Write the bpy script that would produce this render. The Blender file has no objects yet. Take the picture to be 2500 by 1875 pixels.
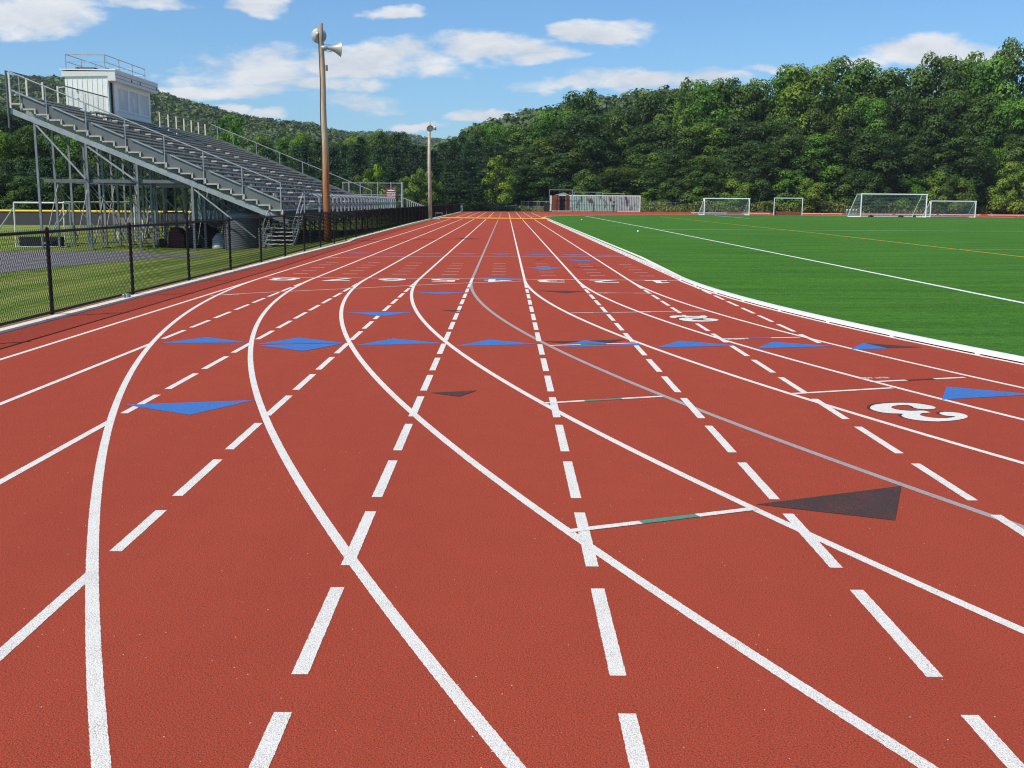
import bpy, math, random
import numpy as np
from mathutils import Vector, Matrix
random.seed(7)
C = bpy.context.scene
COL = C.collection
R = math.radians
# ------------------------------------------------------------------ camera
F_PX, PITCH, ROLL, YAW, CAM_H = 2556.885, .1726, .0076, .0069, 1.5658     # solved from the lane geometry (photo is 2500 px wide)
_fw = np.array([math.sin(YAW)*math.cos(PITCH), math.cos(YAW)*math.cos(PITCH), -math.sin(PITCH)])
_r0 = np.array([math.cos(YAW), -math.sin(YAW), 0.]); _u0 = np.cross(_r0, _fw)
_rt = _r0*math.cos(ROLL)+_u0*math.sin(ROLL); _up = -_r0*math.sin(ROLL)+_u0*math.cos(ROLL)
cd = bpy.data.cameras.new('camera'); cam = bpy.data.objects.new('camera', cd); COL.objects.link(cam)
cd.sensor_width = 36; cd.lens = F_PX/2500*36; cd.clip_start = .05; cd.clip_end = 6000
M = Matrix([[_rt[i], _up[i], -_fw[i]] for i in range(3)]).to_4x4(); M.translation = (0, 0, CAM_H); cam.matrix_world = M
C.camera = cam
def ray(px, py): return _fw+(px-1250)/F_PX*_rt-(py-937.5)/F_PX*_up
def gp(px, py, z=0.):                        # a measured photo point on the level z
    v = ray(px, py); t = (z-CAM_H)/v[2]; return (v[0]*t, v[1]*t)
def ay(px, py, Y):                           # a measured photo point at the distance Y
    v = ray(px, py); v = v*(Y/v[1]); return (v[0], Y, v[2]+CAM_H)
# ------------------------------------------------------------------ sun, sky, exposure
SUN = Vector((-1, -.72, 1.46)).normalized()    # towards the sun, from the shadows of the fence and the pole
sd = bpy.data.lights.new('sun', 'SUN'); so = bpy.data.objects.new('sun', sd); COL.objects.link(so)
sd.energy = 4.9; sd.angle = R(.53); sd.color = (1, .93, .80)
so.rotation_euler = SUN.to_track_quat('Z', 'Y').to_euler(); so.location = SUN*60
W = bpy.data.worlds.new('World'); C.world = W; W.use_nodes = True
C.view_settings.view_transform = 'Standard'; C.view_settings.look = 'None'; C.view_settings.gamma = 1
C.view_settings.exposure = 0.0
C.cycles.use_denoising = True; C.cycles.denoising_prefilter = 'NONE'; C.cycles.filter_width = 1.15; C.cycles.volume_bounces = 0; C.cycles.max_bounces = 8
class NT:                                    # tiny node-building helper
    def __init__(s, tree): s.t = tree; s.n = tree.nodes; s.l = tree.links
    def node(s, typ, **kw):
        n = s.n.new(typ)
        for k, v in kw.items(): setattr(n, k, v)
        return n
    def put(s, sock, v):
        if isinstance(v, bpy.types.NodeSocket): s.l.new(v, sock)
        else: sock.default_value = v
    def math(s, op, a, b=None, c=None, clamp=False):
        n = s.node('ShaderNodeMath', operation=op, use_clamp=clamp)
        for i, v in enumerate((a, b, c)):
            if v is not None: s.put(n.inputs[i], v)
        return n.outputs[0]
    def noise(s, vec, scale, detail=2, rough=.5, dist=0):
        n = s.node('ShaderNodeTexNoise'); s.put(n.inputs['Vector'], vec)
        n.inputs['Scale'].default_value = scale; n.inputs['Detail'].default_value = detail
        n.inputs['Roughness'].default_value = rough; n.inputs['Distortion'].default_value = dist
        return n.outputs['Fac']
    def ramp(s, fac, stops):
        n = s.node('ShaderNodeValToRGB'); s.put(n.inputs[0], fac); e = n.color_ramp.elements
        while len(e) < len(stops): e.new(.5)
        for el, (p, c) in zip(e, stops): el.position = p; el.color = (*c, 1) if len(c) == 3 else c
        return n.outputs[0]
    def mix(s, f, a, b, mode='MIX'):
        n = s.node('ShaderNodeMix', data_type='RGBA', blend_type=mode); s.put(n.inputs[0], f)
        for i, v in ((6, a), (7, b)):
            if isinstance(v, tuple): v = (*v, 1)
            s.put(n.inputs[i], v)
        return n.outputs[2]
    def smooth(s, x, a, b):
        n = s.node('ShaderNodeMapRange', interpolation_type='SMOOTHSTEP'); s.put(n.inputs[0], x)
        n.inputs[1].default_value = a; n.inputs[2].default_value = b; return n.outputs[0]
T = NT(W.node_tree); T.n.clear()
sky = T.node('ShaderNodeTexSky', sky_type='NISHITA', sun_disc=False)
sky.sun_elevation = math.asin(SUN.z); sky.sun_rotation = math.atan2(SUN.x, SUN.y)
sky.air_density = 1.0; sky.dust_density = .45; sky.ozone_density = 2.2; sky.altitude = 100
tc = T.node('ShaderNodeTexCoord').outputs['Generated']
sx = T.node('ShaderNodeSeparateXYZ'); T.put(sx.inputs[0], tc)
yy = T.math('MAXIMUM', sx.outputs[1], .02)
U = T.math('DIVIDE', sx.outputs[0], yy); V = T.math('DIVIDE', sx.outputs[2], yy)
cv = T.node('ShaderNodeCombineXYZ'); T.put(cv.inputs[0], T.math('MULTIPLY', U, .42)); T.put(cv.inputs[1], V)
cv2 = T.node('ShaderNodeCombineXYZ'); T.put(cv2.inputs[0], T.math('MULTIPLY', U, .42)); T.put(cv2.inputs[1], T.math('ADD', V, .012)); 
# clouds as they hang in the sky: (centre and half size measured on the photo, weight)
CL = [(60, 40, 175, 62, 1), (-120, 30, 170, 50, 1), (290, 8, 150, 26, .75), (600, 8, 75, 34, .8), (940, 32, 80, 19, .85), (640, 178, 190, 62, 1), (850, 172, 230, 44, .95), (470, 172, 70, 16, .6),
      (1000, 138, 120, 34, .7), (1180, 125, 150, 44, .95), (1330, 138, 130, 30, .9), (1490, 92, 105, 36, 1.1), (1430, 84, 50, 26, .9), (620, 228, 190, 28, .7), (850, 262, 110, 32, .85), (800, 215, 160, 30, .8), (900, 222, 60, 20, .8), (1580, 206, 280, 28, 1), (1400, 208, 100, 24, 1),
      (1680, 215, 120, 40, .8), (2200, 132, 190, 34, .95), (2340, 140, 150, 30, .85), (2080, 150, 90, 26, .8), (1880, 175, 55, 10, .4), (612, 276, 50, 15, .9), (690, 288, 42, 14, .7), (1150, 290, 95, 20, .95), (1000, 313, 70, 12, .8), (1230, 285, 40, 14, .6), (1900, 30, 300, 26, .0)]
U_, V_ = U, V
w1 = T.noise(cv.outputs[0], 9, 5, .6); w2 = T.noise(cv2.outputs[0], 14, 5, .6)
U = T.math('ADD', U, T.math('MULTIPLY', T.math('SUBTRACT', w1, .5), .17)); V = T.math('ADD', V, T.math('MULTIPLY', T.math('SUBTRACT', w2, .5), .050))
m = None
for px, py, a, b, wgt in CL:
    if not wgt: continue
    v = ray(px, py); u0, v0 = v[0]/v[1], v[2]/v[1]; a *= 1.12/F_PX; b *= 1.2/F_PX
    du = T.math('MULTIPLY', T.math('SUBTRACT', U, float(u0)), 1/a); dv = T.math('SUBTRACT', V, float(v0))
    dv = T.math('MAXIMUM', T.math('MULTIPLY', dv, 1/b), T.math('MULTIPLY', dv, -1.55/b))
    f = T.math('MULTIPLY', T.math('SUBTRACT', 1.0, T.math('ADD', T.math('MULTIPLY', du, du), T.math('MULTIPLY', dv, dv))), wgt)
    m = f if m is None else T.math('MAXIMUM', m, f)
# the rest of the sky (only seen when turning round) keeps a scatter of the same clouds
n1 = T.noise(cv.outputs[0], 17, 7, .56, .25); n2 = T.noise(cv2.outputs[0], 17, 7, .56, .25)
n3 = T.noise(cv.outputs[0], 46, 5, .6, .2)
dens = T.math('ADD', T.math('MULTIPLY', T.math('MAXIMUM', m, -1.2), .95), T.math('MULTIPLY', T.math('SUBTRACT', n1, .5), 2.6))
dens = T.math('ADD', dens, T.math('MULTIPLY', T.math('SUBTRACT', n3, .5), 1.7))
mask = T.math('MULTIPLY', T.smooth(dens, .0, .80), T.smooth(m, -.55, -.1))
lit = T.math('ADD', .62, T.math('MULTIPLY', T.math('SUBTRACT', n1, n2), 2.6), clamp=True)
ccol = T.mix(lit, (.56, .62, .70), (.95, .96, .97))
bg1 = T.node('ShaderNodeBackground'); T.put(bg1.inputs[0], T.mix(1.0, sky.outputs[0], (.68, 1.0, 1.27), 'MULTIPLY')); bg1.inputs[1].default_value = .115
bg2 = T.node('ShaderNodeBackground'); T.put(bg2.inputs[0], ccol); bg2.inputs[1].default_value = 1.0
mx = T.node('ShaderNodeMixShader'); T.put(mx.inputs[0], T.math('MULTIPLY', mask, .96)); T.l.new(bg1.outputs[0], mx.inputs[1]); T.l.new(bg2.outputs[0], mx.inputs[2])
wo = T.node('ShaderNodeOutputWorld'); T.l.new(mx.outputs[0], wo.inputs[0])
# ------------------------------------------------------------------ materials
def new_mat(name):
    m = bpy.data.materials.new(name); m.use_nodes = True; t = NT(m.node_tree); t.n.clear()
    p = t.node('ShaderNodeBsdfPrincipled'); o = t.node('ShaderNodeOutputMaterial'); t.l.new(p.outputs[0], o.inputs[0])
    t.p = p; t.o = o
    t.pos = t.node('ShaderNodeNewGeometry').outputs['Position']
    return m, t
def scaled(t, vec, s):
    n = t.node('ShaderNodeMapping'); t.put(n.inputs[0], vec); n.inputs['Scale'].default_value = s; return n.outputs[0]
def bump(t, h, strength, dist=.01):
    b = t.node('ShaderNodeBump'); t.put(b.inputs['Height'], h); b.inputs['Strength'].default_value = strength; b.inputs['Distance'].default_value = dist
    t.l.new(b.outputs[0], t.p.inputs['Normal'])
def mat(name, col, rough=.6, metal=0, var=.18, scale=6, fine=0, stain=None, bmp=0):
    m, t = new_mat(name)
    n = t.noise(t.pos, scale, 5, .6)
    c = t.ramp(n, [(.25, tuple(x*(1-var) for x in col)), (.75, tuple(min(1, x*(1+var)) for x in col))])
    if stain:
        s = t.smooth(t.noise(scaled(t, t.pos, stain[3] if len(stain) > 3 else (1, 1, .35)), stain[1], 6, .65), stain[2], stain[2]+.12)
        c = t.mix(s, c, stain[0])
    t.put(t.p.inputs['Base Color'], c); t.put(t.p.inputs['Roughness'], t.math('ADD', rough-.08, t.math('MULTIPLY', n, .16)))
    t.p.inputs['Metallic'].default_value = metal
    if bmp: bump(t, t.noise(t.pos, fine or scale*6, 3, .6), bmp, .004)
    return m
MT = {}
def track_mat():
    m, t = new_mat('red_rubber')
    big = t.noise(t.pos, .35, 3, .5); mid = t.noise(t.pos, 3.5, 4, .6)
    g = t.noise(t.pos, 190, 2, .75); g2 = t.noise(t.pos, 85, 2, .6); fl = t.noise(t.pos, 125, 1, .5)
    c = t.ramp(g, [(.27, (.08, .014, .010)), (.44, (.325, .054, .030)), (.58, (.405, .069, .037)), (.76, (.70, .18, .11))])
    c = t.mix(t.math('MULTIPLY', t.smooth(mid, .35, .75), .14), c, (.46, .082, .042))
    c = t.mix(t.math('MULTIPLY', t.smooth(big, .4, .7), .12), c, (.30, .045, .024))
    lanes = t.noise(scaled(t, t.pos, (1.1, .06, 1)), 1.0, 3, .6); c = t.mix(t.math('MULTIPLY', t.smooth(lanes, .42, .68), .26), c, (.30, .050, .032))
    c = t.mix(t.math('MULTIPLY', t.math('GREATER_THAN', fl, .70), .75), c, (.045, .018, .015))
    spk = t.node('ShaderNodeTexVoronoi'); t.put(spk.inputs['Vector'], t.pos); spk.inputs['Scale'].default_value = 34
    sc = t.node('ShaderNodeSeparateColor'); t.put(sc.inputs[0], spk.outputs['Color'])
    dot = t.math('MULTIPLY', t.math('LESS_THAN', spk.outputs['Distance'], .085), t.math('GREATER_THAN', sc.outputs[0], .93))
    c = t.mix(t.math('MULTIPLY', dot, .8), c, (.8, .72, .66))
    t.put(t.p.inputs['Base Color'], c); t.p.inputs['Roughness'].default_value = .9; t.p.inputs['Specular IOR Level'].default_value = .08
    bump(t, t.math('ADD', g, t.math('MULTIPLY', g2, .7)), .75, .007); return m
MT['track'] = track_mat()
def paint_mat(name, col, under=(.20, .10, .085), wear=.60):
    m, t = new_mat(name)
    g = t.noise(t.pos, 210, 2, .7); big = t.noise(t.pos, 5, 3, .6)
    lim = t.math('SUBTRACT', wear+.05, t.math('MULTIPLY', t.math('SUBTRACT', big, .4), .25))
    s = t.smooth(t.math('SUBTRACT', g, lim), -.05, .03)
    c = t.mix(t.math('MULTIPLY', s, .75), t.ramp(t.noise(t.pos, 140, 2, .6), [(.3, tuple(x*.76 for x in col)), (.7, tuple(min(1, x*1.08) for x in col))]), under)
    t.put(t.p.inputs['Base Color'], c); t.p.inputs['Roughness'].default_value = .8; t.p.inputs['Specular IOR Level'].default_value = .15
    bump(t, g, .7, .008); return m
MT['white'] = paint_mat('white_paint', (.82, .79, .73)); MT['grey'] = paint_mat('grey_paint', (.40, .36, .36))
MT['blue'] = paint_mat('blue_paint', (.050, .20, .56), (.10, .05, .09), .57); MT['dark'] = paint_mat('dark_paint', (.060, .044, .042), (.24, .05, .035), .57)
MT['green'] = paint_mat('green_paint', (.09, .30, .22), (.06, .1, .08), .62); MT['thin'] = paint_mat('thin_white_paint', (.72, .66, .64))
def turf_mat():
    m, t = new_mat('synthetic_turf')
    a = t.noise(scaled(t, t.pos, (.35, 2.6, 1)), 1.1, 5, .65); b = t.noise(scaled(t, t.pos, (1, 3, 1)), 28, 3, .7); k = t.noise(t.pos, .09, 3, .5)
    c = t.ramp(b, [(.28, (.016, .058, .006)), (.52, (.060, .178, .017)), (.74, (.150, .32, .052))])
    c = t.mix(t.math('MULTIPLY', t.smooth(a, .35, .7), .45), c, (.030, .135, .014))
    c = t.mix(t.math('MULTIPLY', t.smooth(k, .4, .65), .25), c, (.058, .175, .030))
    h1 = t.noise(scaled(t, t.pos, (.8, 2.2, 1)), 7, 5, .75); c = t.mix(1.0, c, t.ramp(h1, [(.32, (.55, .60, .55)), (.5, (1, 1, 1)), (.70, (1.45, 1.35, 1.4))]), 'MULTIPLY')
    h2 = t.noise(scaled(t, t.pos, (.25, 1.6, 1)), .8, 4, .6); c = t.mix(1.0, c, t.ramp(h2, [(.35, (.78, .80, .8)), (.65, (1.18, 1.13, 1.1))]), 'MULTIPLY')
    f = t.math('GREATER_THAN', t.noise(t.pos, 62, 1, .5), .70)
    c = t.mix(t.math('MULTIPLY', f, .5), c, (.32, .45, .22))
    t.put(t.p.inputs['Base Color'], c); t.p.inputs['Roughness'].default_value = .9; t.p.inputs['Specular IOR Level'].default_value = .06; bump(t, b, .7, .02); return m
MT['turf'] = turf_mat()
def grass_mat():
    m, t = new_mat('mown_grass')
    sx = t.node('ShaderNodeSeparateXYZ'); t.put(sx.inputs[0], t.pos)
    w = t.math('SINE', t.math('ADD', t.math('MULTIPLY', sx.outputs[0], 2.3), t.math('MULTIPLY', t.noise(scaled(t, t.pos, (1, .35, 1)), .8, 4, .6), 6.5)))
    st = t.math('ADD', .25, t.math('MULTIPLY', t.smooth(w, -1.2, 1.2), .6))
    n = t.noise(t.pos, 30, 4, .7); q = t.noise(t.pos, 1.2, 4, .65)
    c = t.mix(st, (.085, .17, .025), (.26, .31, .075))
    c = t.mix(t.smooth(q, .48, .75), c, (.30, .28, .10))
    c = t.mix(1.0, c, t.ramp(n, [(.3, (.5, .5, .5)), (.7, (1.35, 1.35, 1.3))]), 'MULTIPLY')
    t.put(t.p.inputs['Base Color'], c); t.p.inputs['Roughness'].default_value = .95; t.p.inputs['Specular IOR Level'].default_value = .05; bump(t, n, .8, .03); return m
MT['grass'] = grass_mat()
MT['asphalt'] = mat('asphalt', (.165, .155, .16), .9, var=.2, scale=3, stain=((.10, .09, .09), 1.2, .6, (1, 1, 1)), fine=80, bmp=.4)
MT['concrete'] = mat('concrete', (.80, .77, .64), .85, var=.15, scale=4, stain=((.30, .27, .22), 5, .62, (1, .3, 1)), bmp=.3, fine=60)
MT['black'] = mat('black_vinyl', (.012, .010, .010), .6, var=.3, scale=9)
MT['wire'] = mat('black_wire', (.006, .0055, .006), .9, var=.2, scale=9)
for _m in ('black', 'wire'): MT[_m].node_tree.nodes['Principled BSDF'].inputs['Specular IOR Level'].default_value = .25 if _m == 'black' else .03
MT['galv'] = mat('galvanised_steel', (.36, .38, .39), .5, .35, .2, 5, stain=((.22, .22, .21), 7, .58))
MT['leg'] = mat('dull_galvanised_steel', (.205, .225, .24), .6, .2, .25, 5, stain=((.10, .105, .11), 4, .56, (1, 1, .2)))
MT['galvd'] = mat('weathered_steel', (.14, .15, .155), .6, .25, .25, 5, stain=((.12, .11, .10), 5, .58))
MT['rustwire'] = mat('rusty_wire', (.10, .07, .05), .9)
MT['alu'] = mat('weathered_aluminium', (.33, .33, .325), .55, .3, .2, 7, stain=((.15, .135, .115), 6, .56))
MT['seat'] = mat('seat_board', (.52, .48, .41), .7, .05, .2, 5, stain=((.17, .15, .12), 3, .62, (1, .2, 1)))
MT['panel'] = mat('grey_end_panel', (.135, .15, .155), .7, .1, .15, 4)
MT['cap'] = mat('pale_end_cap', (.50, .48, .43), .6, .1, .15, 9)
MT['riser'] = mat('riser_board', (.32, .31, .29), .65, .1, .22, 4, stain=((.14, .14, .14), 5, .58))
MT['nosing'] = mat('pale_nosing', (.72, .70, .64), .6, .0, .15, 9)
MT['wpaint'] = mat('white_wall_paint', (.86, .86, .83), .6, 0, .06, 4, stain=((.50, .47, .40), 6, .66, (1, 1, .2)))
MT['wpaint2'] = mat('peeling_white_paint', (.72, .72, .70), .65, 0, .08, 6, stain=((.36, .33, .29), 9, .67))
MT['frost'] = mat('clouded_pane', (.62, .63, .63), .35, 0, .06, 1.2, stain=((.80, .80, .78), .9, .5, (1, 1, .5)))
MT['darkin'] = mat('interior_shade', (.010, .008, .009), .8, var=.3)  # near-black colour standing in for the shade inside openings
MT['greenedge'] = mat('green_jamb', (.28, .42, .33), .7)
MT['wood'] = None
def pole_mat():
    m, t = new_mat('pole_timber')
    sx = t.node('ShaderNodeSeparateXYZ'); t.put(sx.inputs[0], t.pos)
    g = t.noise(scaled(t, t.pos, (14, 14, .7)), 3, 5, .7, .4); big = t.noise(scaled(t, t.pos, (1, 1, .35)), 1.6, 3, .6)
    hz = t.math('ADD', sx.outputs[2], t.math('MULTIPLY', t.math('SUBTRACT', big, .5), 3.2))
    c = t.ramp(t.math('DIVIDE', hz, 8.0), [(0, (.23, .075, .028)), (.22, (.36, .14, .050)), (.36, (.46, .29, .16)), (.55, (.52, .42, .29)), (.8, (.58, .43, .27)), (1, (.28, .25, .21))])
    c = t.mix(1.0, c, t.ramp(g, [(.3, (.5, .5, .5)), (.55, (1.05, 1.05, 1.05)), (.8, (1.45, 1.4, 1.3))]), 'MULTIPLY')
    t.put(t.p.inputs['Base Color'], c); t.p.inputs['Roughness'].default_value = .85; bump(t, g, .6, .02); return m
MT['wood'] = pole_mat()
MT['wood2'] = mat('grey_timber', (.50, .42, .32), .85, 0, .25, 3, stain=((.22, .18, .14), 3, .55, (6, 6, .3)))
MT['horn'] = mat('horn_enamel', (.42, .42, .40), .4, .2, .15, 6, stain=((.24, .22, .19), 6, .6)); MT['hornin'] = mat('horn_throat', (.62, .62, .60), .5)
MT['yellow'] = mat('yellow_paint', (.80, .36, .012), .5, var=.1); MT['ycap'] = mat('yellow_cap', (.85, .55, .03), .45, var=.08)
MT['red'] = mat('red_door_paint', (.24, .058, .034), .65, var=.25, scale=3, stain=((.10, .035, .022), 4, .56)); MT['redp'] = mat('red_paint', (.5, .04, .03), .5)
MT['wmetal'] = mat('white_metal', (.80, .80, .79), .4, 0, .05, 8); MT['net'] = mat('white_net', (.62, .62, .60), .8)
MT['container'] = mat('rusty_white_steel', (.47, .56, .52), .6, 0, .1, 3, stain=((.060, .030, .012), 1.5, .525, (1, 1, .6)))  # white base tinted green to cancel red bounce light off the track
MT['containerend'] = mat('pale_blue_steel', (.36, .43, .44), .6, 0, .12, 3, stain=((.16, .08, .04), 2, .66))
MT['sign'] = mat('maroon_board', (.26, .022, .05), .5, var=.1); MT['screen'] = mat('dark_windscreen', (.055, .052, .055), .9, var=.25, scale=2)
MT['siding'] = mat('grey_ribbed_plastic', (.15, .165, .18), .8, 0, .15, 4); MT['tarp'] = mat('black_tarp', (.016, .016, .018), .6, 0, .4, 4); MT['maroon'] = mat('maroon_canvas', (.10, .03, .035), .8)  # ribbed grey darkened: the tank's shade under the bleachers put into colour
MT['whitebag'] = mat('pale_tarp', (.50, .52, .55), .7, 0, .15, 5); MT['bin'] = mat('grey_bin', (.20, .21, .22), .6, .1, .12, 5)
MT['truck'] = mat('white_truck_paint', (.78, .79, .80), .3, 0, .05, 3); MT['glass'] = mat('dark_glass', (.02, .025, .03), .1); MT['tyre'] = mat('tyre_rubber', (.015, .015, .015), .8)
MT['sand'] = mat('grey_sandbag', (.10, .095, .085), .9, 0, .3, 8); MT['bark'] = mat('bark', (.085, .065, .05), .95, 0, .3, 3); MT['barkpale'] = mat('pale_bark', (.20, .17, .14), .9, 0, .3, 3)
MT['weathwood'] = mat('bench_timber', (.22, .19, .16), .9)
def leaf_mat(name, stops, trans=.36):
    m, t = new_mat(name)
    at = t.node('ShaderNodeAttribute', attribute_name='tone'); oi = t.node('ShaderNodeObjectInfo')
    c = t.ramp(at.outputs['Fac'], stops)
    c = t.mix(1.0, c, oi.outputs['Color'], 'MULTIPLY')
    t.put(t.p.inputs['Base Color'], c); t.p.inputs['Roughness'].default_value = .55; t.p.inputs['Specular IOR Level'].default_value = .3
    tr = t.node('ShaderNodeBsdfTranslucent'); t.put(tr.inputs[0], t.mix(1.0, c, (1.25, 1.35, .7), 'MULTIPLY'))
    mx = t.node('ShaderNodeMixShader'); mx.inputs[0].default_value = trans; t.l.new(t.p.outputs[0], mx.inputs[1]); t.l.new(tr.outputs[0], mx.inputs[2]); t.l.new(mx.outputs[0], t.o.inputs[0])
    return m
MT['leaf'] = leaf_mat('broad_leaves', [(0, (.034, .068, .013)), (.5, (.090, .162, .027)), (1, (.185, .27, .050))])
MT['needle'] = leaf_mat('pine_needles', [(0, (.022, .050, .022)), (.5, (.045, .098, .040)), (1, (.085, .155, .060))], .15)
MT['forest'] = leaf_mat('hill_forest_leaves', [(0, (.040, .072, .018)), (.5, (.080, .128, .030)), (1, (.145, .195, .050))], .15)
MT['weed'] = leaf_mat('weed_leaves', [(0, (.08, .11, .03)), (.5, (.18, .21, .06)), (1, (.34, .33, .12))], .25)
MT['hill'] = mat('hill_soil', (.03, .05, .02), .95, var=.3, scale=.05)
# ------------------------------------------------------------------ mesh helpers
class MB:
    def __init__(s): s.v = []; s.f = []; s.cuts = []
    def add(s, vs, fs):
        b = len(s.v); s.cuts.append((b, len(s.f))); s.v += [tuple(map(float, q)) for q in vs]; s.f += [tuple(i+b for i in f) for f in fs]; return s
    def box(s, x0, x1, y0, y1, z0, z1):
        return s.add([(x, y, z) for z in (z0, z1) for y in (y0, y1) for x in (x0, x1)], [(0, 2, 3, 1), (4, 5, 7, 6), (0, 1, 5, 4), (2, 6, 7, 3), (0, 4, 6, 2), (1, 3, 7, 5)])
    def tube(s, pts, r, n=8, r2=None, cap=True):
        P = [Vector(p) for p in pts]; rs = r if isinstance(r, (list, tuple)) else [r+(r2-r)*i/(len(P)-1) if r2 is not None else r for i in range(len(P))]
        vs = []; side = None
        for i, p in enumerate(P):
            d = (P[min(i+1, len(P)-1)]-P[max(i-1, 0)]).normalized()
            if side is None: side = d.orthogonal().normalized()
            side = (side-d*side.dot(d)); side = side.normalized() if side.length > 1e-5 else d.orthogonal().normalized()
            w = d.cross(side)
            a0 = math.pi/4 if n == 4 else 0
            vs += [p+(side*math.cos(a0+2*math.pi*k/n)+w*math.sin(a0+2*math.pi*k/n))*rs[i] for k in range(n)]
        fs = [(i*n+k, i*n+(k+1) % n, (i+1)*n+(k+1) % n, (i+1)*n+k) for i in range(len(P)-1) for k in range(n)]
        if cap: fs += [tuple(range(n))[::-1], tuple(range((len(P)-1)*n, len(P)*n))]
        return s.add(vs, fs)
    def beam(s, a, b, w, h):                 # rectangular bar, h measured vertically across the bar
        a, b = Vector(a), Vector(b); d = (b-a).normalized(); sd = d.cross(Vector((0, 0, 1)))
        sd = sd.normalized() if sd.length > 1e-4 else Vector((1, 0, 0)); up = sd.cross(d)
        vs = [p+sd*(i*w/2)+up*(j*h/2) for p in (a, b) for j in (-1, 1) for i in (-1, 1)]
        return s.add(vs, [(0, 2, 3, 1), (4, 5, 7, 6), (0, 1, 5, 4), (2, 6, 7, 3), (0, 4, 6, 2), (1, 3, 7, 5)])
    def prism(s, poly, axis, a, b):          # poly in the plane across 'axis'
        n = len(poly)
        mk = {'y': lambda p, q: (p[0], q, p[1]), 'x': lambda p, q: (q, p[0], p[1]), 'z': lambda p, q: (p[0], p[1], q)}[axis]
        return s.add([mk(p, a) for p in poly]+[mk(p, b) for p in poly], [tuple(range(n)), tuple(range(2*n-1, n-1, -1))]+[(i, i+n, (i+1) % n+n, (i+1) % n) for i in range(n)])
    def lathe(s, prof, base, axis, n=20, cap=False):    # prof = [(dist along axis, radius)]
        ax = Vector(axis).normalized(); e = ax.orthogonal().normalized(); w = ax.cross(e); base = Vector(base)
        vs = [base+ax*d+(e*math.cos(2*math.pi*k/n)+w*math.sin(2*math.pi*k/n))*r for d, r in prof for k in range(n)]
        fs = [(i*n+k, i*n+(k+1) % n, (i+1)*n+(k+1) % n, (i+1)*n+k) for i in range(len(prof)-1) for k in range(n)]
        if cap: fs += [tuple(range(n))[::-1], tuple(range((len(prof)-1)*n, len(prof)*n))]
        return s.add(vs, fs)
    def ellipsoid(s, c, rx, ry, rz, nu=14, nv=8, jit=0, zmin=None):
        vs = []; rnd = random.Random(int(c[0]*100+c[1]*10))
        for j in range(nv+1):
            th = math.pi*j/nv
            for i in range(nu):
                ph = 2*math.pi*i/nu; k = 1+jit*(rnd.random()-.5)
                z = c[2]+rz*math.cos(th)*k
                vs.append((c[0]+rx*math.sin(th)*math.cos(ph)*k, c[1]+ry*math.sin(th)*math.sin(ph)*k, max(z, zmin) if zmin is not None else z))
        return s.add(vs, [(j*nu+i, (j+1)*nu+i, (j+1)*nu+(i+1) % nu, j*nu+(i+1) % nu) for j in range(nv) for i in range(nu)])
    def build(s, name, m, parent=None, smooth=False):
        me = bpy.data.meshes.new(name); me.from_pydata(s.v, [], s.f); me.update()
        me.materials.append(MT[m] if isinstance(m, str) else m)
        if smooth: me.polygons.foreach_set('use_smooth', [True]*len(me.polygons))
        o = bpy.data.objects.new(name, me); COL.objects.link(o)
        if parent is not None: o.parent = parent; o.matrix_parent_inverse = Matrix.Translation(-Vector(parent.location)) @ Matrix() if False else parent.matrix_basis.inverted()
        return o
def each(mb, name, m, parent, smooth=False):    # every add() of the builder becomes an object of its own
    for (v0, f0), (v1, f1) in zip(mb.cuts, mb.cuts[1:]+[(len(mb.v), len(mb.f))]):
        q = MB(); q.add(mb.v[v0:v1], [tuple(i-v0 for i in f) for f in mb.f[f0:f1]]); q.build(name, m, parent, smooth)
def tag(o, label=None, cat=None, group=None, kind=None):
    for k, v in (('label', label), ('category', cat), ('group', group), ('kind', kind)):
        if v: o[k] = v
    return o
def thing(name, label, cat, loc=(0, 0, 0), group=None):
    o = bpy.data.objects.new(name, None); o.empty_display_size = .3; COL.objects.link(o); o.location = loc
    return tag(o, label, cat, group)
def copy_tree(o, parent=None):
    c = o.copy(); COL.objects.link(c)
    if parent is not None: c.parent = parent
    for ch in list(o.children): copy_tree(ch, c)
    return c
LW, X0, R0, YC, YC2 = 1.067, 3.587, 39.513, 21.5, 105.9      # lane width, inner line, its radius, start and end of the straight
CX = X0+R0
def lane_x(k): return X0-k*LW
# ------------------------------------------------------------------ ground, track, turf
def zl(x): return max(-.41, min(0, -.1*(-6.6-x)))           # the ground drops a little behind the fence
def sheet(name, poly, z, m, parent=None, **kw):
    b = MB(); b.add([(x, y, z) for x, y in poly], [tuple(range(len(poly)))]); o = b.build(name, m, parent); return tag(o, **kw) if kw else o
b = MB(); xs = [-2500, -400, -60, -10.7, -6.6, -6.21]; ys = [-60, 0, 30, 60, 100, 160, 300, 2500]
zs = [-.41, -.41, -.41, -.41, 0, 0]
b.add([(x, y, z) for y in ys for x, z in zip(xs, zs)], [(j*6+i, j*6+i+1, (j+1)*6+i+1, (j+1)*6+i) for j in range(len(ys)-1) for i in range(5)])
b.add([(-6.21, 150, -.004), (2500, 150, -.004), (2500, 2500, -.004), (-6.21, 2500, -.004)], [(0, 1, 2, 3)])
b.add([(90, -60, -.004), (2500, -60, -.004), (2500, 150, -.004), (90, 150, -.004)], [(0, 1, 2, 3)])
tag(b.build('ground', 'grass'), kind='structure')
FA, FB, FC = (-6.75, 157.0), (27.2, 180.0), (110, 196.0)     # line of the low fence across the far end
track = sheet('track', [(-6.21, -30), (100, -30), (110, 60), (110, 195.6), (27.2, 179.6), (-6.6, 156.8), (-6.21, 150)], 0, 'track', kind='structure')
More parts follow.
